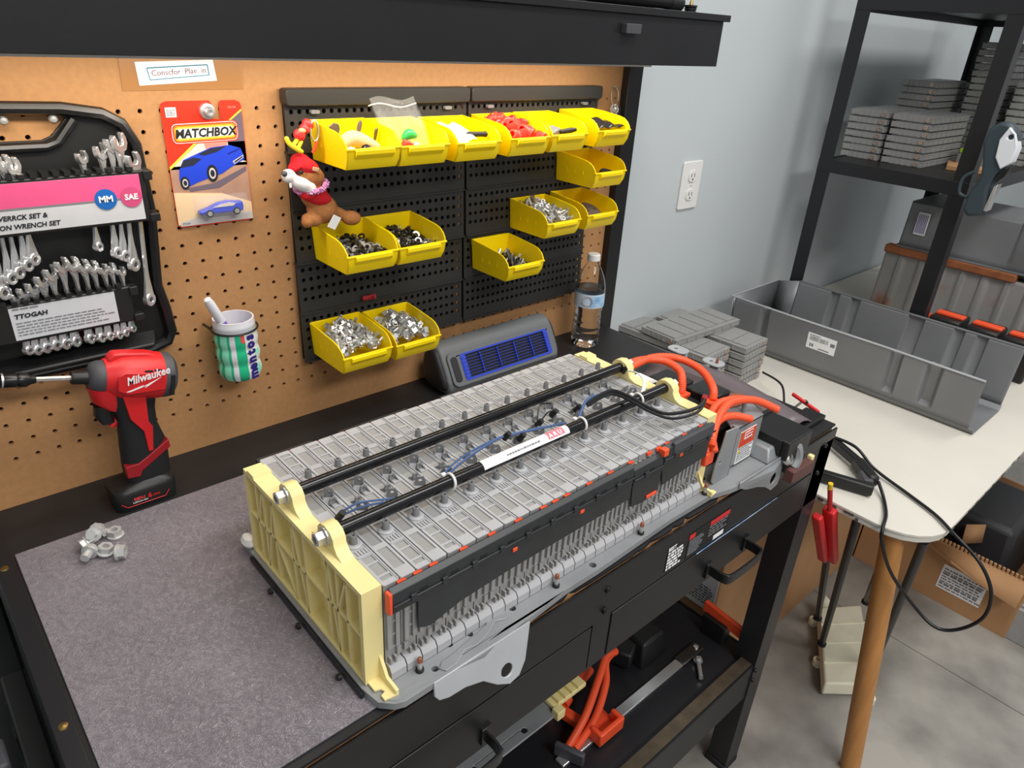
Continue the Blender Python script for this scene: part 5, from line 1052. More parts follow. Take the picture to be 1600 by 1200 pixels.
# ---------------------------------------------------------------- lug nuts on the mat
ln = MB().plate(circ(0, 0, 0.0088, 6), [circ(0, 0, 0.0045, 6)[::-1]], 0.003, 0.011).lathe([(0.0095, 0), (0.0105, 0.001), (0.0105, 0.003), (0.0085, 0.0035)], 14).mesh('lug_nut', 'zinc_plated')
lb_ = bolt_mb(0.0085, 0.007, 0.0055, 0.012).lathe([(0.0095, -0.001), (0.0095, 0.001)], 12).mesh('flange_bolt', 'zinc_plated')
mz = ZB + 0.003
for nm, me, x, y, z, rt, lab in (
    ('flange_bolt', lb_, -0.176, -0.140, mz + 0.0105, (90, 0, 30), 'zinc flange bolt at the back of the little pile on the mat'),
    ('lug_nut', ln, -0.160, -0.151, mz, (0, 0, 10), 'zinc nut lying flat at the right rear of the little pile'),
    ('flange_bolt', lb_, -0.194, -0.158, mz + 0.0105, (80, 20, 100), 'zinc flange bolt lying leftmost in the little pile'),
    ('flange_bolt', lb_, -0.184, -0.156, mz + 0.018, (60, 0, -30), 'zinc flange bolt on top of the little pile'),
    ('flange_bolt', lb_, -0.196, -0.178, mz + 0.0105, (90, 0, -40), 'zinc flange bolt at the front left of the little pile'),
    ('lug_nut', ln, -0.180, -0.180, mz + 0.002, (12, 8, 40), 'zinc nut tilted in the front middle of the little pile'),
    ('lug_nut', ln, -0.171, -0.197, mz + 0.0098, (90, 0, 60), 'zinc nut standing on edge at the front right of the pile')):
    o = link(nm, me); o.location = (x, y, z); o.rotation_euler = [R_(a) for a in rt]; tag(o, lab, 'nut' if nm == 'lug_nut' else 'bolt', 'loose nuts and bolts on the mat')

# ---------------------------------------------------------------- small heater with blue grille
ht = thing('fan_heater', 'grey rounded fan heater with a blue slatted grille, against the pegboard', 'heater', (0.565, -0.0605, ZB))
mat('heater_grey', srgb(104, 106, 108), 0.5, bump=0.06, bscale=500); mat('heater_dark', srgb(40, 40, 42), 0.5); mat('heater_blue', srgb(48, 72, 190), 0.4)
def hprof(k=1.0):
    pts = [(-0.046, 0.022), (-0.040, 0.008), (-0.028, 0.001), (0.026, 0.001), (0.040, 0.008), (0.046, 0.022), (0.046, 0.060), (0.040, 0.080), (0.026, 0.092), (0.008, 0.094), (-0.004, 0.088), (-0.012, 0.078)]
    return [((y) * k, 0.047 + (z - 0.047) * k) for y, z in pts]
def hring(x, k): return [(x, y, z) for y, z in hprof(k)]
MB().loft([hring(-0.145, 0.90), hring(-0.138, 0.98), hring(-0.128, 1.0), hring(0.128, 1.0), hring(0.138, 0.98), hring(0.145, 0.90)]).build('shell', 'heater_grey', ht, sub=2)
for s in (-1, 1):
    MB().loft([hring(s * 0.136, 0.93), hring(s * 0.148, 0.80), hring(s * 0.152, 0.62)]).build('end_cap', 'heater_dark', ht, sub=2)
# sloping face: u along x, v up the slope
a_ = Vector((0, -0.0460, 0.020)); c_ = Vector((0, -0.0115, 0.080)); vv = (c_ - a_).normalized(); nn = Vector((0, -vv.z, vv.y)); hl = (c_ - a_).length
MF = Matrix((Vector((1, 0, 0)), vv, nn)).transposed().to_4x4()
def F_(mb): return mb.xf(Matrix.Translation((a_ + c_) / 2 + nn * -0.0005) @ MF)
F_(MB().plate(rrect(-0.134, 0.134, -hl / 2 + 0.002, hl / 2 - 0.002, 0.012), [rrect(-0.104, 0.118, -0.024, 0.024, 0.006)[::-1]], -0.004, 0.004)).build('bezel', 'heater_grey', ht, 0.0025)
F_(MB().plate(rrect(-0.128, -0.113, -0.024, 0.024, 0.006), [], 0.003, 0.0055)).build('control_panel', 'heater_dark', ht, 0.0012)
F_(MB().box(-0.105, 0.119, -0.025, 0.025, -0.003, 0.001)).build('recess', 'ink_black', ht)
F_(MB().plate(rrect(-0.106, 0.120, -0.026, 0.026, 0.007), [rrect(-0.094, 0.108, -0.0215, 0.0225, 0.001)[::-1]], 0.0015, 0.0048)).build('grille_frame', 'heater_blue', ht, 0.0012)
for i in range(7):
    F_(MB().box(-0.094, 0.108, -0.0165 + i * 0.0056, -0.0158 + i * 0.0056, 0.001, 0.0045)).build('grille_slat', 'heater_blue', ht)
for i in range(4):
    x = -0.060 + i * 0.043; F_(MB().box(x - 0.0007, x + 0.0007, -0.019, 0.020, 0.002, 0.0062)).build('grille_bar', 'heater_blue', ht)
for s in (0, 1):
    for i in range(6): F_(MB().box((-0.104 if s == 0 else 0.108), (-0.094 if s == 0 else 0.118), -0.020 + i * 0.007, -0.015 + i * 0.007, 0.0045, 0.0062)).build('frame_ridge', 'heater_blue', ht)

# ---------------------------------------------------------------- water bottle
wt = thing('water_bottle', 'clear plastic water bottle with blue label and white cap', 'bottle', (0.824, -0.068, ZB))
prof = [(0.0, 0.004), (0.012, 0.003), (0.018, 0.0), (0.026, 0.001), (0.0305, 0.006), (0.0315, 0.016), (0.0300, 0.020), (0.0315, 0.024), (0.0310, 0.030), (0.0298, 0.034), (0.0312, 0.038), (0.0305, 0.044), (0.0292, 0.048), (0.0305, 0.052), (0.0298, 0.058), (0.0286, 0.062), (0.0298, 0.066), (0.0292, 0.072), (0.0284, 0.078), (0.0300, 0.086), (0.0318, 0.096), (0.0320, 0.126), (0.0325, 0.132), (0.0310, 0.142), (0.0270, 0.158), (0.0210, 0.172), (0.0150, 0.183), (0.0125, 0.188), (0.0125, 0.196)]
inner = [(max(r - 0.0009, 0), z + 0.0006) for r, z in prof]
MB().lathe(prof + inner[::-1], 32).build('bottle_shell', 'clear_pet', wt)
MB().lathe([(max(r - 0.0012, 0), z + 0.0009) for r, z in prof if z <= 0.128] + [(0.0305, 0.134), (0.0, 0.134)], 32).build('water', 'water', wt)
mat('bottle_blue', srgb(110, 168, 216), 0.35, col2=srgb(190, 214, 236), scale=60)
mat('bottle_paper', srgb(206, 220, 234), 0.35)
def bl_band(a0, a1, z0, z1, m, nm, r=0.0326):
    g = MB().grid(lambda u, v: (r * math.cos(R_(a0 + (a1 - a0) * u)), r * math.sin(R_(a0 + (a1 - a0) * u)), z0 + (z1 - z0) * v), 24, 1); return g.build(nm, m, wt)
bl_band(0, 360, 0.096, 0.126, 'bottle_paper', 'label')
bl_band(225, 330, 0.0985, 0.1225, 'bottle_blue', 'label_print', 0.0328)
g = MB().plate(circ(0, 0, 0.0115, 20), [circ(0, 0, 0.0090, 20)[::-1]], -0.0002, 0.0002, 'y').xf(Matrix.Rotation(R_(215 + 90), 4, 'Z') @ Matrix.Translation((0, -0.0330, 0.111))); g.build('round_seal', 'grey_plastic', wt)
MB().lathe([(0.0, 0.207), (0.0120, 0.207), (0.0135, 0.2055), (0.0138, 0.194), (0.0130, 0.193)], 24).build('cap', 'white_plastic', wt)

# ---------------------------------------------------------------- things on top of the overhead cabinet
CT = 1.6135
o = thing('flashlight', 'black flashlight lying on top of the overhead cabinet', 'flashlight', (0.82, -0.118, CT + 0.0145))
MB().lathe([(0.010, -0.15), (0.0115, -0.14), (0.0115, 0.06), (0.013, 0.072)], 18, Matrix.Rotation(PI / 2, 3, 'Y')).build('tube', 'black_plastic_gloss', o)
MB().lathe([(0.0135, 0.070), (0.0143, 0.074), (0.0143, 0.104), (0.011, 0.108), (0, 0.108)], 18, Matrix.Rotation(PI / 2, 3, 'Y')).build('head', 'black_plastic', o)
o = thing('spray_nozzle', 'ridged black nozzle with a brass tip at the cabinet top corner', 'nozzle', (0.952, -0.125, CT))
MB().lathe([(0.010, 0), (0.0115, 0.001), (0.0115, 0.003), (0.010, 0.0035), (0.010, 0.005), (0.0115, 0.0055), (0.0115, 0.008), (0.010, 0.0085), (0.012, 0.010), (0.012, 0.013), (0, 0.0135)], 18).build('base', 'black_plastic', o)
MB().lathe([(0.004, 0.0135), (0.003, 0.018), (0.0006, 0.026)], 10).build('tip', 'brass', o)
o = tag(MB().box(0.70, 0.93, -0.06, 0.03, CT, CT + 0.035).build('storage_case', 'black_plastic', None, 0.003), 'black storage case behind the flashlight on the overhead cabinet', 'case')
mat('tin_blue', srgb(26, 34, 84), 0.3)
o = thing('blue_tin', 'dark blue tin with a silver rim on the overhead cabinet', 'tin', (0.50, -0.12, CT))
MB().box(-0.10, 0.045, -0.03, 0.05, 0, 0.05).build('body', 'tin_blue', o, 0.003)
MB().lathe([(0.014, 0), (0.015, 0.002), (0.015, 0.014), (0.012, 0.016)], 18, None, (0.075, -0.03, 0)).build('silver_rim', 'chrome', o)

# ---------------------------------------------------------------- black tool chest, plug and lead left of the bench
tc = thing('tool_chest', 'black tool chest standing left of the workbench', 'tool chest', (-0.52, -0.36, 0))
MB().box(-0.2, 0.227, -0.40, 0.38, 0.05, 0.845).build('chest_body', 'black_paint', tc, 0.004)
MB().box(-0.2, 0.227, -0.405, -0.40, 0.10, 0.80).build('drawer_front', 'black_steel', tc, 0.002)
for i in range(4):
    MB().cyl((-0.17 + 0.34 * (i % 2), -0.34 + 0.66 * (i // 2), 0.0), (-0.17 + 0.34 * (i % 2), -0.34 + 0.66 * (i // 2), 0.05), 0.022, n=12).build('foot', 'rubber', tc)
ps = thing('power_strip', 'black power strip along the left edge of the workbench', 'power strip', (-0.306, -0.40, 0.866))
MB().box(-0.012, 0.012, -0.16, 0.16, -0.02, 0.022).build('housing', 'black_plastic', ps, 0.003)
for y in (-0.10, -0.04, 0.02, 0.08): MB().box(-0.0135, -0.011, y - 0.012, y + 0.012, -0.014, 0.016).build('socket', 'ink_black', ps)
pg_ = thing('power_plug', 'black power plug and lead left of the mat', 'plug', (-0.335, -0.345, 0.872))
MB().box(-0.022, 0.006, -0.02, 0.02, -0.012, 0.016).build('plug_body', 'rubber_grey', pg_, 0.004)
for i in range(5): MB().cyl((-0.012, -0.024 - i * 0.006, 0.002 - i * 0.004), (-0.012, -0.027 - i * 0.006, 0.0 - i * 0.004), 0.0085 - i * 0.0008, n=12).build('strain_relief', 'black_plastic', pg_)
MB().tube(spline([(-0.012, -0.02, 0.002), (-0.012, -0.06, -0.016), (-0.006, -0.12, -0.021), (-0.02, -0.20, -0.021)], 8), 0.0045, 10).build('lead', 'black_plastic_gloss', pg_)
mb = MB().box(-0.085, -0.02, 0.06, 0.085, -0.006, 0.014).box(-0.085, -0.065, 0.05, 0.095, -0.012, 0.018); mb.build('switch_block', 'black_plastic', pg_, 0.002)

# ---------------------------------------------------------------- white table right of the bench
tb = thing('folding_table', 'white laminate folding table propped on a wooden post beside the bench', 'table', (1.9, -0.37, 0))
def T_(mb): return mb.xf(Matrix.Translation((-1.9, 0.37, 0)))
def tab_out(i=0.0):
    o_ = []
    for cx, cy, a0 in ((1.10, -0.70, 180), (2.75, -0.70, 270)):
        for k in range(7): a = R_(a0 + 15 * k); o_.append((cx + (0.10 - i) * math.cos(a), cy + (0.10 - i) * math.sin(a)))
    return o_ + [(2.85 - i, 0.07), (1.0 + i, 0.07)]
T_(MB().plate(tab_out(), [], ZT - 0.006, ZT)).build('table_top', 'white_laminate', tb, 0.001)
T_(MB().plate(tab_out(0.002), [], ZT - 0.019, ZT - 0.006)).build('table_edge', 'white_laminate', tb, 0.002)
rd = random.Random(8)
for i in range(12):
    x = 1.0; y = -0.66 + i * 0.02 + rd.uniform(-0.01, 0.01)
    T_(MB().cbox((x + 0.0005, y, ZT - rd.uniform(0.006, 0.014)), (0.002, rd.uniform(0.004, 0.02), rd.uniform(0.004, 0.008)))).build('chip', 'scuffed_edge', tb)
for i in range(12):
    T_(MB().cbox((1.14 + i * 0.06 + rd.uniform(-0.02, 0.02), -0.7995, ZT - rd.uniform(0.003, 0.014)), (rd.uniform(0.004, 0.018), 0.002, rd.uniform(0.003, 0.008)))).build('chip', 'scuffed_edge', tb)
T_(MB().cyl((1.145, -0.793, 0), (1.048, -0.722, ZT - 0.019), 0.0225, 0.0215, 20)).build('wooden_post', 'wood_pole', tb)
for (p, q_) in (((1.06, -0.775, 0.734), (1.437, -0.706, 0.066)), ((1.04, -0.655, 0.734), (1.404, -0.574, 0.066)), ((1.03, -0.61, 0.734), (1.49, -0.518, 0.066)), ((1.09, -0.715, 0.734), (1.50, -0.62, 0.2))):
    T_(MB().cyl(p, q_, 0.0088, n=12)).build('folded_leg', 'black_steel', tb)
    T_(MB().cyl(q_, (q_[0], q_[1], max(q_[2] - 0.008, 0.0)), 0.012, n=12)).build('leg_cap', 'rubber', tb)
T_(MB().box(1.06, 2.78, -0.74, -0.70, ZT - 0.05, ZT - 0.019)).build('apron', 'black_steel', tb)

# ---------------------------------------------------------------- long steel tray on the table
ty = thing('steel_tray', 'long grey pressed steel battery tray with a paper label on the table', 'tray', (1.64, -0.36, ZT))
def Y_(mb): return mb.xf(Matrix.Translation((-1.64, 0.36, -ZT)))
Ya, Yb = -0.02, -0.685
def wall(x0, x1, z0, z1, nm):
    """pressed wall running along y from Ya to Yb, leaning from x0 (bottom) to x1 (top)"""
    g = MB().grid(lambda u, v: (x0 + (x1 - x0) * v, Ya + (Yb - Ya) * u, z0 + (z1 - z0) * v), 40, 4); return Y_(g)
def ribbed_wall(x0, z0, x1, z1, ribs, s, y0=Ya, y1=Yb):
    n = 120; zs = [0, 0.12, 0.2, 0.85, 0.95, 1.0]
    def P(u, v):
        k = min(int(v * 5 + 1e-6), 4); f_ = v * 5 - k; t = zs[k] * (1 - f_) + zs[k + 1] * f_; y = y0 + (y1 - y0) * u; d = 0
        if t > 0.16:
            for c, hw in ribs:
                e = abs(y - c) - hw
                if e < 0: d = min(1, -e / 0.004) * 0.007
        return (x0 + (x1 - x0) * t + s * d, y, z0 + (z1 - z0) * t)
    return MB().grid(P, n, 5)
z0 = ZT + 0.003
f_w = Y_(ribbed_wall(1.538, z0 + 0.012, 1.530, ZT + 0.143, [(-0.485, 0.014), (-0.575, 0.018), (-0.12, 0.012)], 2.2)).build('front_wall', 'sheet_steel', ty, solid=0.0018)
Y_(MB().loft([[(1.545, y, z0), (1.738, y, z0), (1.749, y, z0 + 0.012), (1.747, y, z0 + 0.013), (1.737, y, z0 + 0.002), (1.547, y, z0 + 0.002), (1.540, y, z0 + 0.013), (1.537, y, z0 + 0.012)] for y in (Ya, Yb - 0.012)])).build('tray_floor', 'sheet_steel', ty)
Y_(ribbed_wall(1.748, z0 + 0.012, 1.762, ZT + 0.172, [(-0.205, 0.014), (-0.265, 0.014), (-0.435, 0.022), (-0.545, 0.014), (-0.60, 0.014)], 1.3, -0.09, Yb - 0.01)).build('rear_wall', 'sheet_steel', ty, solid=0.0018)
Y_(MB().loft([[(1.760, y, ZT + 0.173), (1.776, y, ZT + 0.171), (1.776, y, ZT + 0.168), (1.760, y, ZT + 0.170)] for y in (-0.09, Yb - 0.01)])).build('rear_flange', 'sheet_steel', ty)
Y_(MB().add([(1.538, Ya, z0), (1.76, Ya, z0 + 0.01), (1.79, Ya + 0.01, ZT + 0.148), (1.53, Ya + 0.01, ZT + 0.146)], [(0, 1, 2, 3)])).build('end_wall', 'sheet_steel', ty, solid=0.002)
Y_(MB().add([(1.749, -0.09, z0 + 0.01), (1.76, Ya, z0 + 0.01), (1.79, Ya + 0.008, ZT + 0.146), (1.762, -0.09, ZT + 0.172)], [(0, 1, 2, 3)])).build('corner_wall', 'sheet_steel', ty, solid=0.002)
Y_(MB().tube([(1.529, Yb, ZT + 0.144), (1.529, -0.45, ZT + 0.146), (1.529, -0.2, ZT + 0.145), (1.529, Ya + 0.01, ZT + 0.146), (1.79, Ya + 0.01, ZT + 0.148)], 0.0028, 6)).build('rolled_rim', 'cast_light', ty)
lb2 = Y_(MB().add([(1.5304, -0.255, ZT + 0.118), (1.5304, -0.335, ZT + 0.118), (1.5332, -0.335, ZT + 0.074), (1.5332, -0.255, ZT + 0.074), (1.5292, -0.255, ZT + 0.118), (1.5292, -0.335, ZT + 0.118), (1.5320, -0.335, ZT + 0.074), (1.5320, -0.255, ZT + 0.074)], [(0, 1, 2, 3), (7, 6, 5, 4), (0, 4, 5, 1), (1, 5, 6, 2), (2, 6, 7, 3), (3, 7, 4, 0)])).build('paper_label', 'white_paper', ty)
k = MB(); rd = random.Random(5)
def on_label(y, z0_, w_, h_):
    xx = lambda z: 1.5289 + (ZT + 0.118 - z) * 0.0636
    k.add([(xx(z0_), y, z0_), (xx(z0_), y - w_, z0_), (xx(z0_ + h_), y - w_, z0_ + h_), (xx(z0_ + h_), y, z0_ + h_)], [(0, 1, 2, 3)])
for i in range(14): on_label(-0.262 - i * 0.0038, ZT + 0.098, rd.uniform(0.001, 0.0026), 0.012)
on_label(-0.320, ZT + 0.096, 0.012, 0.010); on_label(-0.264, ZT + 0.080, 0.004, 0.009); on_label(-0.270, ZT + 0.080, 0.005, 0.009); on_label(-0.29, ZT + 0.078, 0.03, 0.003); on_label(-0.26, ZT + 0.112, 0.03, 0.002)
Y_(k).build('label_print', 'ink_grey', lb2)

# ---------------------------------------------------------------- loose battery modules
def loose_module():
    """flat-lying module: long x 0.276, wide y 0.112, thick z 0.0186, origin at centre bottom"""
    b = MB().box(-0.138, 0.138, -0.056, 0.056, 0.0006, 0.0160)
    pl_ = MB()
    for i in range(6):
        x0 = -0.132 + i * 0.0445
        pl_.box(x0, x0 + 0.0405, -0.047, 0.047, 0.0160, 0.0190)
    fr = MB()
    for s in (-1, 1):
        for i in range(7): fr.box(-0.13 + i * 0.038, -0.125 + i * 0.038, s * 0.056 - 0.0015, s * 0.056 + 0.0015, 0.002, 0.0150)
        fr.box(-0.138, 0.138, s * 0.056 - 0.0012, s * 0.056 + 0.0012, 0.0130, 0.0155)
        for i in range(6): fr.box(s * 0.138 - 0.0014, s * 0.138 + 0.0014, -0.05 + i * 0.0165, -0.047 + i * 0.0165, 0.002, 0.0155)
        fr.box(s * 0.138 - 0.002, s * 0.138 + 0.002, 0.030, 0.054, 0.002, 0.0155)
    te = MB()
    return b, pl_, fr
lbm, lpm, lfm = [m.mesh(n, 'module_grey', False) for m, n in zip(loose_module(), ('case', 'rib_plate', 'edge_frame'))]
wv_ = mat('module_face', srgb(150, 149, 147), 0.5)
nt = wv_.node_tree; b = nt.nodes['Principled BSDF']; tcn = nt.nodes.new('ShaderNodeTexCoord'); wn = nt.nodes.new('ShaderNodeTexVoronoi'); wn.inputs['Scale'].default_value = 260
nt.links.new(tcn.outputs['Object'], wn.inputs['Vector']); bp = nt.nodes.new('ShaderNodeBump'); bp.inputs['Strength'].default_value = 0.6; bp.inputs['Distance'].default_value = 0.002
nt.links.new(wn.outputs['Distance'], bp.inputs['Height']); nt.links.new(bp.outputs[0], b.inputs['Normal'])
lpm.materials.clear(); lpm.materials.append(wv_)
trm = MB().lathe([(0.0062, 0), (0.0062, 0.003), (0.003, 0.003), (0.003, 0.001), (0, 0.001)], 12, Matrix.Rotation(-PI / 2, 3, 'Y')).mesh('terminal', 'terminal')
def module(loc, rz, lab, group, detail=True):
    t_ = thing('loose_battery_module', lab, 'battery module', loc, (0, 0, rz), group)
    link('case', lbm, t_)
    if detail: link('rib_plate', lpm, t_)
    link('edge_frame', lfm, t_)
    for s in (-1, 1):
        o = link('terminal', trm, t_); o.location = (s * 0.1385, s * 0.040, 0.0088); o.rotation_euler = (0, 0, 0 if s < 0 else PI)
    return t_
MP = 0.0196
NTH = ['lowest', 'second', 'third', 'fourth', 'fifth', 'sixth', 'seventh', 'eighth', 'ninth', 'tenth', 'eleventh', 'twelfth', 'thirteenth', 'fourteenth', 'fifteenth', 'sixteenth', 'seventeenth']
def stack(x, y, z, n, rz, where, group, seed=1, jit=0.002):
    rd = random.Random(seed)
    for i in range(n):
        lv = 'topmost' if i == n - 1 else (NTH[i] + (' from the bottom' if i else ''))
        module((x + rd.uniform(-jit, jit), y + rd.uniform(-jit, jit), z + i * MP), rz + rd.uniform(-0.008, 0.008), 'grey battery module, %s, %s' % (lv, where), group)
stack(1.195, -0.045, ZT, 6, R_(-87), 'in the table stack nearest the bottle', 'battery modules stacked on the white table', 1)
stack(1.332, -0.075, ZT, 6, R_(-87), 'in the table stack nearest the tray', 'battery modules stacked on the white table', 2)
module((1.272, -0.052, ZT + 6 * MP), R_(-2), 'grey battery module lying crosswise on top of the two table stacks', 'battery modules stacked on the white table')

# ---------------------------------------------------------------- shelf unit on the table
sh = thing('shelf_unit', 'black steel shelf unit holding stacks of battery modules', 'shelf', (2.25, -0.25, ZT))
def H_(mb): return mb.xf(Matrix.Translation((-2.25, 0.25, -ZT)))
SX0, SX1, SYb, SYf = 1.800, 2.78, -0.040, -0.440
for x, sx in ((SX0, 1), (SX1, -1)):
    for y, sy in ((SYb, -1), (SYf, 1)):
        L = [(x, y), (x + sx * 0.038, y), (x + sx * 0.038, y + sy * 0.002), (x + sx * 0.002, y + sy * 0.002), (x + sx * 0.002, y + sy * 0.040), (x, y + sy * 0.040)]
        H_(MB().plate(L, [], ZT, 2.1)).build('post', 'black_steel', sh)
for z in (1.278, 1.692):
    H_(MB().box(SX0 + 0.003, SX1 - 0.003, SYf + 0.003, SYb - 0.003, z - 0.012, z)).build('shelf_board', 'black_paint', sh)
    for x in (SX0 - 0.001, SX1 - 0.003): H_(MB().box(x, x + 0.004, SYf, SYb, z - 0.030, z + 0.006)).build('end_beam', 'black_steel', sh, 0.001)
    for y in (SYf - 0.001, SYb - 0.003): H_(MB().box(SX0, SX1, y, y + 0.004, z - 0.032, z + 0.003)).build('long_beam', 'black_steel', sh, 0.001)
stack(2.104, -0.203, 1.278, 7, 0, 'in the front low shelf stack', 'battery modules on the shelf unit', 3)
stack(2.104, -0.078, 1.278, 7, 0, 'in the low shelf stack by the wall', 'battery modules on the shelf unit', 4)
stack(2.41, -0.078, 1.278, 11, 0, 'in the tall stack behind the low ones', 'battery modules on the shelf unit', 5)
stack(2.56, -0.228, 1.278, 17, 0, 'in the tallest shaded shelf stack', 'battery modules on the shelf unit', 6)
stack(2.50, -0.375, 1.278, 12, 0, 'in the shelf stack behind the front post', 'battery modules on the shelf unit', 7)
mat('tool_green', srgb(150, 190, 40), 0.4)
o = thing('tool_case', 'grey case with a lime green edge on the shelf', 'case', (2.20, -0.335, 1.278))
MB().box(-0.07, 0.1, -0.045, 0.045, 0, 0.035).build('case_body', 'grey_plastic_dark', o, 0.004)
MB().box(-0.06, 0.1, -0.03, 0.045, 0.035, 0.050).build('green_lid', 'tool_green', o, 0.004)
o = MB().cbox((2.10, -0.33, 1.284), (0.14, 0.09, 0.010), Euler((0, 0, 0.3)).to_matrix()).build('cardboard_sheet', 'cardboard'); tag(o, 'flat cardboard piece lying on the shelf under the grey case', 'cardboard')

# handheld scanner hung on the front post
sc = thing('handheld_scanner', 'dark teal and white handheld tool hanging on the shelf post', 'handheld tool', (1.765, -0.475, 1.33))
mat('scanner_teal', srgb(52, 64, 70), 0.45); mat('scanner_white', srgb(220, 222, 226), 0.3)
C_ = lambda y, z: (y + 0.475, z - 1.33)
prof_ = [C_(-0.475, 1.438), C_(-0.497, 1.436), C_(-0.520, 1.415), C_(-0.527, 1.385), C_(-0.522, 1.350), C_(-0.505, 1.318), C_(-0.500, 1.285), C_(-0.508, 1.245), C_(-0.502, 1.222), C_(-0.472, 1.214), C_(-0.458, 1.230), C_(-0.462, 1.275), C_(-0.474, 1.305), C_(-0.468, 1.34), C_(-0.455, 1.385), C_(-0.458, 1.42)]
MB().plate(prof_, [], -0.024, 0.022, 'x').build('body', 'scanner_teal', sc, 0.008, 3)
MB().plate([C_(-0.500, 1.430), C_(-0.517, 1.415), C_(-0.530, 1.385), C_(-0.528, 1.352), C_(-0.510, 1.335), C_(-0.492, 1.36), C_(-0.488, 1.40)], [circ(*C_(-0.509, 1.408), 0.006, 12)[::-1]], -0.030, 0.010, 'x').build('white_head', 'scanner_white', sc, 0.004, 3)
MB().plate([C_(-0.512, 1.33), C_(-0.530, 1.345), C_(-0.524, 1.32), C_(-0.508, 1.30)], [], -0.027, 0.008, 'x').build('lens_hood', 'black_plastic_gloss', sc, 0.002)
MB().plate([C_(-0.509, 1.295), C_(-0.516, 1.300), C_(-0.512, 1.235), C_(-0.504, 1.235)], [], -0.022, 0.01, 'x').build('silver_strip', 'chrome', sc, 0.001)
MB().tube(spline([(-0.01, *C_(-0.455, 1.32)), (-0.01, *C_(-0.435, 1.30)), (-0.01, *C_(-0.437, 1.265)), (-0.01, *C_(-0.458, 1.258))], 6), 0.004, 8).build('hand_loop', 'scanner_teal', sc)

# battery covers under the shelf
def cover(nm, lab, x0, x1, y0, y1, zb, zt, ribs, m, cap_m):
    c = thing(nm, lab, 'cover', ((x0 + x1) / 2, (y0 + y1) / 2, zb)); ox, oy = (x0 + x1) / 2, (y0 + y1) / 2
    g = ribbed_wall(x0 - 0.012, zb, x0, zt, ribs, -1.0, y0, y1); g.xf(Matrix.Translation((-ox, -oy, -zb))); g.build('ribbed_wall', m, c, solid=0.002)
    MB().box(x0 - ox, x1 - ox, y1 - oy, y0 - oy, zt - zb - 0.003, zt - zb).build('lid', cap_m, c, 0.003)
    for yy in (y0, y1): MB().add([(x0 - 0.012 - ox, yy - oy, 0), (x1 - ox, yy - oy, 0), (x1 - ox, yy - oy, zt - zb), (x0 - ox, yy - oy, zt - zb)], [(0, 1, 2, 3)]).build('end_wall', m, c, solid=0.002)
    MB().box(x1 - ox - 0.002, x1 - ox, y1 - oy, y0 - oy, 0, zt - zb).build('back_wall', m, c)
    MB().box(x0 - 0.03 - ox, x0 - 0.01 - ox, y1 - oy, y0 - oy, 0, 0.003).build('flange', m, c)
    return c
mat('rusty_steel', srgb(150, 148, 146), 0.5, 0.3, col2=srgb(150, 100, 72), scale=9, detail=8, sharp=(0.55, 0.75)); mat('rust', srgb(140, 84, 50), 0.8, var=0.25, scale=30)
cA = cover('battery_cover', 'pressed steel battery cover with rust along its edge under the shelf', 2.20, 2.45, -0.155, -0.80, ZT + 0.002, 0.98, [(-0.21 - 0.062 * i, 0.011) for i in range(9)], 'rusty_steel', 'sheet_steel')
MB().box(-0.145, -0.108, -0.06, 0.325, 0.215, 0.240).build('rusty_edge', 'rust', cA, 0.004)
MB().cbox((-0.155, 0.295, 0.03), (0.03, 0.05, 0.03)).build('rusty_lug', 'rust', cA, 0.008)
cB = cover('battery_cover', 'grey steel battery cover with a white label, stacked on the rusty one', 2.215, 2.47, -0.185, -0.80, 1.003, 1.145, [(-0.30, 0.004), (-0.55, 0.05)], 'sheet_steel', 'sheet_steel')
l_ = MB().box(-0.142, -0.1395, 0.24, 0.275, 0.045, 0.115).build('label', 'white_paper', cB)
mat('label_violet', srgb(110, 100, 150), 0.5); k = MB(); rd = random.Random(3)
for i in range(6): k.box(-0.1428, -0.142, 0.244 + i * 0.005, 0.2465 + i * 0.005, 0.05, 0.11)
k.build('label_lines', 'label_violet', l_)
o = MB().box(2.22, 2.5, -0.80, -0.17, 0.984, 1.002).build('dark_board', 'brown_dark', None, 0.004); tag(o, 'dark board between the two steel battery covers', 'board')
# black boxes with red straps on the table
for i, y in enumerate((-0.445, -0.545, -0.640)):
    o = thing('strapped_box', ['black box with a red strap, nearest the shelf post', 'middle black box with a red strap behind the tray', 'black box with a red strap, farthest from the shelf post'][i], 'box', (2.03, y, ZT), group='black boxes behind the tray')
    MB().box(-0.05, 0.05, -0.042, 0.042, 0, 0.118).build('box_body', 'black_plastic', o, 0.006)
    MB().box(-0.02, 0.012, -0.040, 0.036, 0.118, 0.126).build('strap', 'orange_plastic', o, 0.002)
o = MB().tube(spline([(2.03, -0.36, ZT + 0.09), (2.03, -0.39, ZT + 0.10), (2.03, -0.42, ZT + 0.10)], 6), 0.008, 8).build('red_strap', 'orange_plastic'); tag(o, 'loose orange strap lying left of the black boxes', 'strap')
o = MB().box(1.98, 2.08, -0.41, -0.35, ZT, ZT + 0.083).build('packing_block', 'white_plastic', None, 0.004); tag(o, 'white packing block under the loose orange strap', 'block')

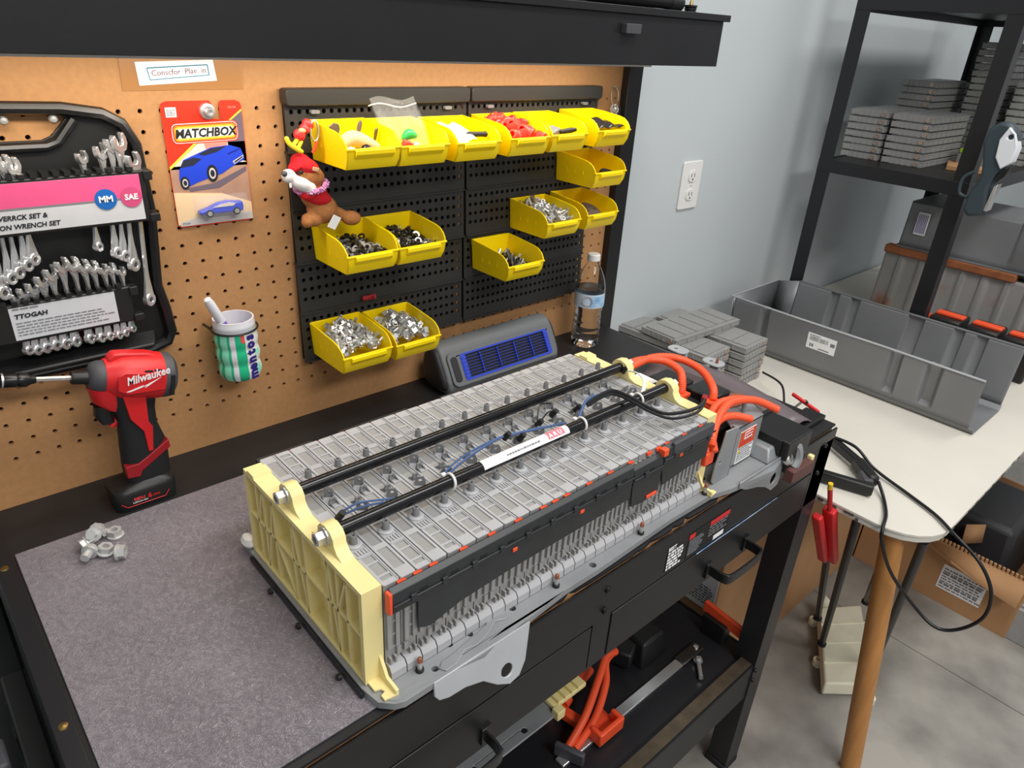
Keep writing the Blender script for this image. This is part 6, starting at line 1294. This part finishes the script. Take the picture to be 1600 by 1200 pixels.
# ---------------------------------------------------------------- jump leads and clamps around the table corner
def bar(mb, p, q, w_, h_, up=(0, 0, 1)):
    p, q = Vector(p), Vector(q); t = (q - p).normalized(); s = t.cross(Vector(up)).normalized(); u = s.cross(t)
    v = [a + s * (i * w_ / 2) + u * (j * h_ / 2) for a in (p, q) for i in (-1, 1) for j in (-1, 1)]
    return mb.add(v, [(0, 1, 3, 2), (4, 6, 7, 5), (0, 4, 5, 1), (2, 3, 7, 6), (0, 2, 6, 4), (1, 5, 7, 3)])
bc = thing('battery_clamp', 'large black battery clamp lying open on the white table', 'clamp', (1.12, -0.60, ZT))
K_ = lambda x, y, z: (x - 1.12, y + 0.60, z - ZT)
a1 = MB(); bar(a1, K_(1.200, -0.505, ZT + 0.020), K_(1.150, -0.595, ZT + 0.020), 0.016, 0.022); a1.build('arm', 'black_plastic', bc, 0.004)
a1 = MB(); bar(a1, K_(1.155, -0.585, ZT + 0.020), K_(1.105, -0.645, ZT + 0.020), 0.024, 0.026); a1.build('arm', 'black_plastic', bc, 0.006)
a1 = MB(); bar(a1, K_(1.045, -0.555, ZT + 0.016), K_(1.080, -0.655, ZT + 0.016), 0.018, 0.024); a1.build('arm', 'black_plastic', bc, 0.004)
a1 = MB(); bar(a1, K_(1.12, -0.615, ZT + 0.018), K_(1.090, -0.64, ZT + 0.018), 0.02, 0.02); a1.build('pivot', 'rubber_grey', bc, 0.003)
cb = MB().tube(spline([(1.195, -0.50, ZT + 0.03), (1.184, -0.565, ZT + 0.036), (1.172, -0.62, ZT + 0.012), (1.144, -0.704, ZT + 0.006), (1.115, -0.766, ZT + 0.006), (1.082, -0.812, ZT + 0.004), (1.07, -0.868, 0.740), (1.075, -0.902, 0.690), (1.085, -0.907, 0.625), (1.08, -0.880, 0.575), (1.07, -0.845, 0.560), (1.06, -0.796, 0.590), (1.02, -0.750, 0.660), (0.988, -0.724, 0.735), (0.992, -0.716, 0.762), (1.035, -0.703, ZT + 0.006), (1.088, -0.676, ZT + 0.006), (1.115, -0.65, ZT + 0.020)], 8), 0.0034, 10).build('lead_cable', 'wire_black')
tag(cb, 'black cable looping down over the corner of the white table', 'cable')
o = MB().tube(spline([(1.35, -0.24, 0.80), (1.30, -0.32, ZT + 0.05), (1.22, -0.38, ZT + 0.03), (1.08, -0.47, 0.90), (0.95, -0.53, 0.965)], 8), 0.0028, 8).build('thin_lead', 'wire_black'); tag(o, 'thin black lead running from the module stack to the bench corner', 'cable')
rc_ = thing('battery_clamp', 'red battery clamp hanging below the bench corner', 'clamp', (0.96, -0.61, 0.78))
K2 = lambda x, z, y=-0.615: (x - 0.96, y + 0.61, z - 0.78)
a1 = MB(); bar(a1, K2(0.992, 0.745), K2(1.105, 0.555), 0.018, 0.026, (0, 1, 0)); a1.build('arm', 'red_plastic', rc_, 0.004)
a1 = MB(); bar(a1, K2(0.965, 0.735, -0.605), K2(1.082, 0.562, -0.605), 0.016, 0.020, (0, 1, 0)); a1.build('arm', 'red_plastic', rc_, 0.004)
MB().tube([K2(0.955, 0.815), K2(0.992, 0.745)], 0.005, 8).build('jaw', 'red_plastic', rc_)
MB().tube([K2(0.952, 0.825), K2(0.955, 0.812)], 0.005, 8).build('jaw_tip', 'label_yellow', rc_)
o = MB(); bar(o, (0.952, -0.497, 0.970), (0.955, -0.556, 0.953), 0.006, 0.008); o = o.build('clamp_handle', 'red_plastic', None, 0.004); tag(o, 'thin red clamp handle along the right end of the bench', 'clamp')

# ---------------------------------------------------------------- cardboard boxes and floor things
bxA = thing('cardboard_box', 'large cardboard box under the table with a shipping label and torn flap', 'box', (1.45, -0.25, 0))
def X_(mb): return mb.xf(Matrix.Translation((-1.45, 0.25, 0)))
X_(MB().box(1.0, 1.95, -0.43, -0.03, 0, 0.52)).build('carton', 'cardboard', bxA, 0.004)
X_(MB().add([(1.0, -0.43, 0.52), (1.0, -0.10, 0.52), (0.965, -0.12, 0.60), (0.97, -0.43, 0.585)], [(0, 1, 2, 3)])).build('flap', 'cardboard', bxA, solid=0.004)
X_(MB().add([(1.0, -0.43, 0.52), (1.9, -0.43, 0.52), (1.9, -0.50, 0.60), (1.02, -0.49, 0.60)], [(0, 1, 2, 3)])).build('flap', 'cardboard', bxA, solid=0.004)
lA = X_(MB().box(0.9985, 1.0, -0.425, -0.33, 0.31, 0.42)).build('shipping_label', 'white_paper', bxA)
k = MB(); rd = random.Random(4)
for r in range(7):
    y = -0.335
    while y > -0.41: w_ = rd.uniform(0.004, 0.014); k.box(0.9978, 0.9985, y - w_, y, 0.325 + r * 0.008, 0.3295 + r * 0.008); y -= w_ + 0.003
X_(k).build('label_print', 'ink_grey', lA)
text('31', 0.022, (0.9978 - 1.45, -0.365 + 0.25, 0.402), (PI / 2, 0, -PI / 2), 'ink_black', lA, bold=0.02)
X_(MB().grid(lambda u, v: (0.995 - 0.006 * math.sin(PI * u), -0.395 - 0.05 * u + 0.012 * v, 0.47 + 0.055 * v + 0.02 * u + 0.004 * math.sin(9 * u + 7 * v)), 8, 8)).build('plastic_pouch', 'clear_film', bxA, solid=0.001)
X_(MB().plate(rrect(-0.445, -0.405, 0.535, 0.552, 0.004), [], 0.966, 0.968, 'x')).build('tag', 'grey_plastic', bxA)
bxB = thing('cardboard_box', 'open cardboard box with a torn corrugated edge and white label on the floor', 'box', (2.2, -0.68, 0))
def X2(mb): return mb.xf(Matrix.Translation((-2.2, 0.68, 0)))
for (x0, x1, y0, y1, h) in ((1.94, 1.947, -0.90, -0.44, 0.21), (2.45, 2.457, -0.90, -0.44, 0.25), (1.94, 2.457, -0.905, -0.898, 0.19), (1.94, 2.457, -0.442, -0.435, 0.26)):
    X2(MB().box(x0, x1, y0, y1, 0, h)).build('panel', 'cardboard', bxB, 0.001)
X2(MB().box(1.945, 2.45, -0.90, -0.44, 0, 0.008)).build('bottom', 'cardboard_dark', bxB)
X2(MB().add([(1.943, -0.90, 0.21), (1.943, -0.58, 0.21), (1.915, -0.60, 0.20), (1.895, -0.78, 0.165), (1.885, -0.90, 0.15)], [(0, 1, 2, 3, 4)])).build('torn_flap', 'cardboard', bxB, solid=0.003)
for i in range(26):
    X2(MB().cyl((1.947, -0.60 - i * 0.0115, 0.195), (1.947, -0.60 - i * 0.0115, 0.222), 0.0045, n=8)).build('corrugation', 'cardboard', bxB)
lB = X2(MB().box(1.9385, 1.94, -0.815, -0.69, 0.055, 0.145)).build('address_label', 'white_paper', bxB)
k = MB(); rd = random.Random(6)
for r in range(8):
    y = -0.695
    while y > -0.80: w_ = rd.uniform(0.004, 0.02); k.box(1.9378, 1.9385, y - w_, y, 0.062 + r * 0.0095, (0.0665 if r not in (1, 5) else 0.0695) + r * 0.0095); y -= w_ + 0.003
X2(k).build('label_print', 'ink_grey', lB)
X2(MB().add([(2.0, -0.70, 0.20), (2.06, -0.74, 0.20), (2.07, -0.73, 0.26), (2.02, -0.69, 0.26)], [(0, 1, 2, 3)])).build('inner_flap', 'cardboard', bxB, solid=0.004)
o = thing('tool_bag', 'dark tool bag with a lime handle inside the open box', 'bag', (2.22, -0.66, 0.009))
MB().frustum((-0.18, 0.2, -0.18, 0.19), 0, (-0.14, 0.17, -0.15, 0.16), 0.26).build('bag_body', 'heater_dark', o, 0.02, 3)
MB().tube(spline([(-0.15, 0.09, 0.24), (-0.175, 0.07, 0.285), (-0.17, 0.02, 0.30), (-0.14, 0.0, 0.26)], 8), 0.009, 8).build('handle', 'tool_green', o)
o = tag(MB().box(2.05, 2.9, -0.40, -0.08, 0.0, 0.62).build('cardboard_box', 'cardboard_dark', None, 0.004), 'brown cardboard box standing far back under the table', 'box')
for i in range(3):
    t_ = module((1.945 + i * 0.026, -0.985 + 0.02 * i, 0.056), 0, '%s of the grey battery modules standing on edge on the floor beside the open box' % ('first', 'second', 'third')[i], 'battery modules on the floor')
    t_.rotation_euler = (R_(90), R_(0), R_(90)); t_.location = (1.945 + i * 0.026, -1.03 + 0.012 * i, 0.058)
# cream plate on the floor
cp = thing('end_plate_cover', 'cream yellow plastic end plate lying on the concrete floor', 'plate', (1.45, -0.61, 0))
def X3(x, y, z): return (x - 1.45, y + 0.61, z)
A0 = [(1.545, -0.498), (1.66, -0.575), (1.39, -0.735), (1.285, -0.645)]
MB().add([X3(x, y, z) for z in (0.010, 0.055) for x, y in A0], [(3, 2, 1, 0), (4, 5, 6, 7), (0, 1, 5, 4), (1, 2, 6, 5), (2, 3, 7, 6), (3, 0, 4, 7)]).build('slab', 'cream_plastic', cp, 0.006)
for f_ in (0.25, 0.5, 0.75):
    p = [A0[0][i] * (1 - f_) + A0[3][i] * f_ for i in (0, 1)]; q = [A0[1][i] * (1 - f_) + A0[2][i] * f_ for i in (0, 1)]
    bar_ = MB(); bar(bar_, X3(*p, 0.0555), X3(*q, 0.0555), 0.004, 0.004); bar_.build('ridge', 'cream_plastic', cp)
for x, y in ((1.525, -0.500), (1.385, -0.585), (1.375, -0.738)): MB().plate(circ(x - 1.45, y + 0.61, 0.014, 14), [circ(x - 1.45, y + 0.61, 0.005, 10)[::-1]], 0.0, 0.022).build('ear', 'cream_plastic', cp, 0.002)
MB().add([X3(1.545, -0.498, 0.05), X3(1.59, -0.528, 0.05), X3(1.56, -0.50, 0.095)], [(0, 1, 2)]).build('corner_horn', 'cream_plastic', cp, solid=0.008)

# ---------------------------------------------------------------- things on the lower shelf of the bench
SZ = 0.3405
o = thing('breaker_bar', 'long chrome steel bar lying along the lower shelf', 'bar', (0.63, -0.48, SZ))
MB().box(-0.225, 0.20, -0.011, 0.011, 0.0, 0.007).build('bar', 'chrome', o, 0.0015)
MB().box(0.15, 0.225, -0.0135, 0.0135, 0.0, 0.010).build('grip_end', 'dark_steel', o, 0.002)
MB().lathe([(0.006, 0), (0.006, 0.003), (0.003, 0.004)], 12, None, (0.212, 0, 0.010)).build('rivet', 'chrome', o)
o = link('hex_bolt', bolt_mb(0.010, 0.008, 0.005, 0.045).mesh('hex_bolt', 'zinc')); o.location = (0.812, -0.508, SZ + 0.0095); o.rotation_euler = (R_(90), 0, R_(-48)); tag(o, 'silver hex bolt lying on the lower shelf', 'bolt')
cl = thing('cable_harness', 'orange high voltage cable harness with black plugs on the lower shelf', 'cable', (0.56, -0.43, SZ))
Q_ = lambda x, y, z: (x - 0.56, y + 0.43, z)
for pts, r in (([(0.43, -0.475, 0.02), (0.49, -0.462, 0.05), (0.56, -0.43, 0.07), (0.61, -0.405, 0.075), (0.648, -0.40, 0.06)], 0.008), ([(0.44, -0.485, 0.02), (0.51, -0.47, 0.03), (0.58, -0.435, 0.045), (0.62, -0.40, 0.05), (0.66, -0.392, 0.05)], 0.008)):
    MB().tube(spline([Q_(*p) for p in pts], 8), r, 10).build('cable', 'orange_cable', cl)
MB().cyl(Q_(0.60, -0.375, 0.02), Q_(0.545, -0.385, 0.02), 0.012, n=12).build('plug', 'orange_plastic', cl)
MB().cyl(Q_(0.545, -0.385, 0.02), Q_(0.505, -0.392, 0.02), 0.010, n=12).build('plug_core', 'black_plastic', cl)
MB().cyl(Q_(0.51, -0.392, 0.02), Q_(0.49, -0.398, 0.02), 0.017, n=14).build('plug_ring', 'orange_plastic', cl)
MB().cbox(Q_(0.69, -0.392, 0.03), (0.06, 0.05, 0.04), Euler((0, 0, 0.4)).to_matrix()).build('connector', 'black_plastic', cl, 0.005)
MB().cbox(Q_(0.735, -0.372, 0.04), (0.05, 0.014, 0.014), Euler((0, 0, 0.3)).to_matrix()).build('lead_end', 'orange_plastic', cl, 0.004)
MB().cbox(Q_(0.425, -0.485, 0.02), (0.012, 0.06, 0.03), Euler((0, 0, 0.4)).to_matrix()).build('connector', 'rubber_grey', cl, 0.003)
cm = thing('bar_clamp', 'orange bar clamp jaw around the steel bar on the lower shelf', 'clamp', (0.52, -0.48, SZ))
MB().plate([(-0.035, -0.03), (0.035, -0.03), (0.035, 0.0), (0.025, 0.0), (0.025, -0.02), (-0.025, -0.02), (-0.025, 0.0), (-0.035, 0.0)], [], 0.008, 0.040).build('jaw_frame', 'orange_plastic', cm, 0.003)
MB().box(-0.034, 0.034, -0.028, 0.026, 0.0095, 0.0135).build('slide_plate', 'orange_plastic', cm, 0.002)
a1 = MB(); bar(a1, (-0.03, 0.02, 0.02), (-0.045, 0.095, 0.02), 0.020, 0.022); a1.build('arm', 'orange_plastic', cm, 0.004)
a1 = MB(); a1.cyl((-0.047, 0.092, 0.0), (-0.047, 0.092, 0.032), 0.016, n=14); a1.build('arm_boss', 'orange_plastic', cm, 0.002)
MB().cyl((-0.04, 0.09, 0.02), (0.0, 0.092, 0.022), 0.004, n=8).build('screw_rod', 'zinc', cm)
o = tag(MB().frustum((0.70, 0.79, -0.44, -0.37), SZ, (0.71, 0.78, -0.43, -0.38), SZ + 0.06).build('charger_block', 'black_plastic', None, 0.006), 'black charger block in the shade of the lower shelf', 'charger')
o = thing('orange_strap', 'flat orange bracket leaning beside the right front bench leg', 'bracket', (0.90, -0.50, SZ))
a1 = MB(); bar(a1, (0.02, 0.06, 0.06), (0.015, -0.05, 0.055), 0.012, 0.028); a1.build('strip', 'orange_plastic', o, 0.002)
MB().box(0.0, 0.03, -0.01, 0.05, 0, 0.05).build('stand', 'black_plastic', o, 0.002)
gt = thing('battery_lower_pan', 'grey steel pan with a cream bracket under the left drawer', 'pan', (0.32, -0.38, SZ))
MB().plate([(-0.40, -0.06), (0.10, -0.06), (0.20, -0.02), (0.24, 0.03), (0.24, 0.12), (-0.40, 0.12)], [circ(-0.02 + i * 0.06 - 0.12, -0.045, 0.006, 10)[::-1] for i in range(4)], 0.075, 0.079).build('pan_plate', 'cast_steel', gt, 0.002)
MB().box(-0.38, 0.20, 0.0, 0.115, 0.0, 0.074).build('pan_body', 'grey_plastic_dark', gt, 0.006)
yb_ = MB().box(0.11, 0.20, -0.052, -0.012, 0.080, 0.092).build('cream_bracket', 'yellow_nylon', gt, 0.003)
for i in range(4): MB().box(0.12 + i * 0.018, 0.124 + i * 0.018, -0.052, -0.012, 0.092, 0.100).build('rib', 'yellow_nylon', yb_)
MB().box(0.105, 0.125, -0.068, -0.050, 0.070, 0.092).build('bracket_foot', 'yellow_nylon', yb_, 0.002)
mat('green_bit', srgb(84, 128, 108), 0.5)
o = tag(MB().lathe([(0.035, 0), (0.037, 0.004), (0.037, 0.02), (0.034, 0.024), (0, 0.024)], 20, None, (0.27, -0.50, SZ)).build('green_lid', 'green_bit'), 'round green lid on the lower shelf below the left drawer', 'lid')

# ---------------------------------------------------------------- joined fine detail is stuff
FINE = {'print', 'fine_print', 'label_print', 'label_lines', 'end_ribs', 'clamp_foot', 'garland', 'edge_frame', 'module_cap', 'rib_plate', 'slot', 'collar', 'box_rim'}
for o in list(scene.objects):
    if o.type == 'MESH' and o.parent and o.name.split('.')[0] in FINE: o['kind'] = 'stuff'
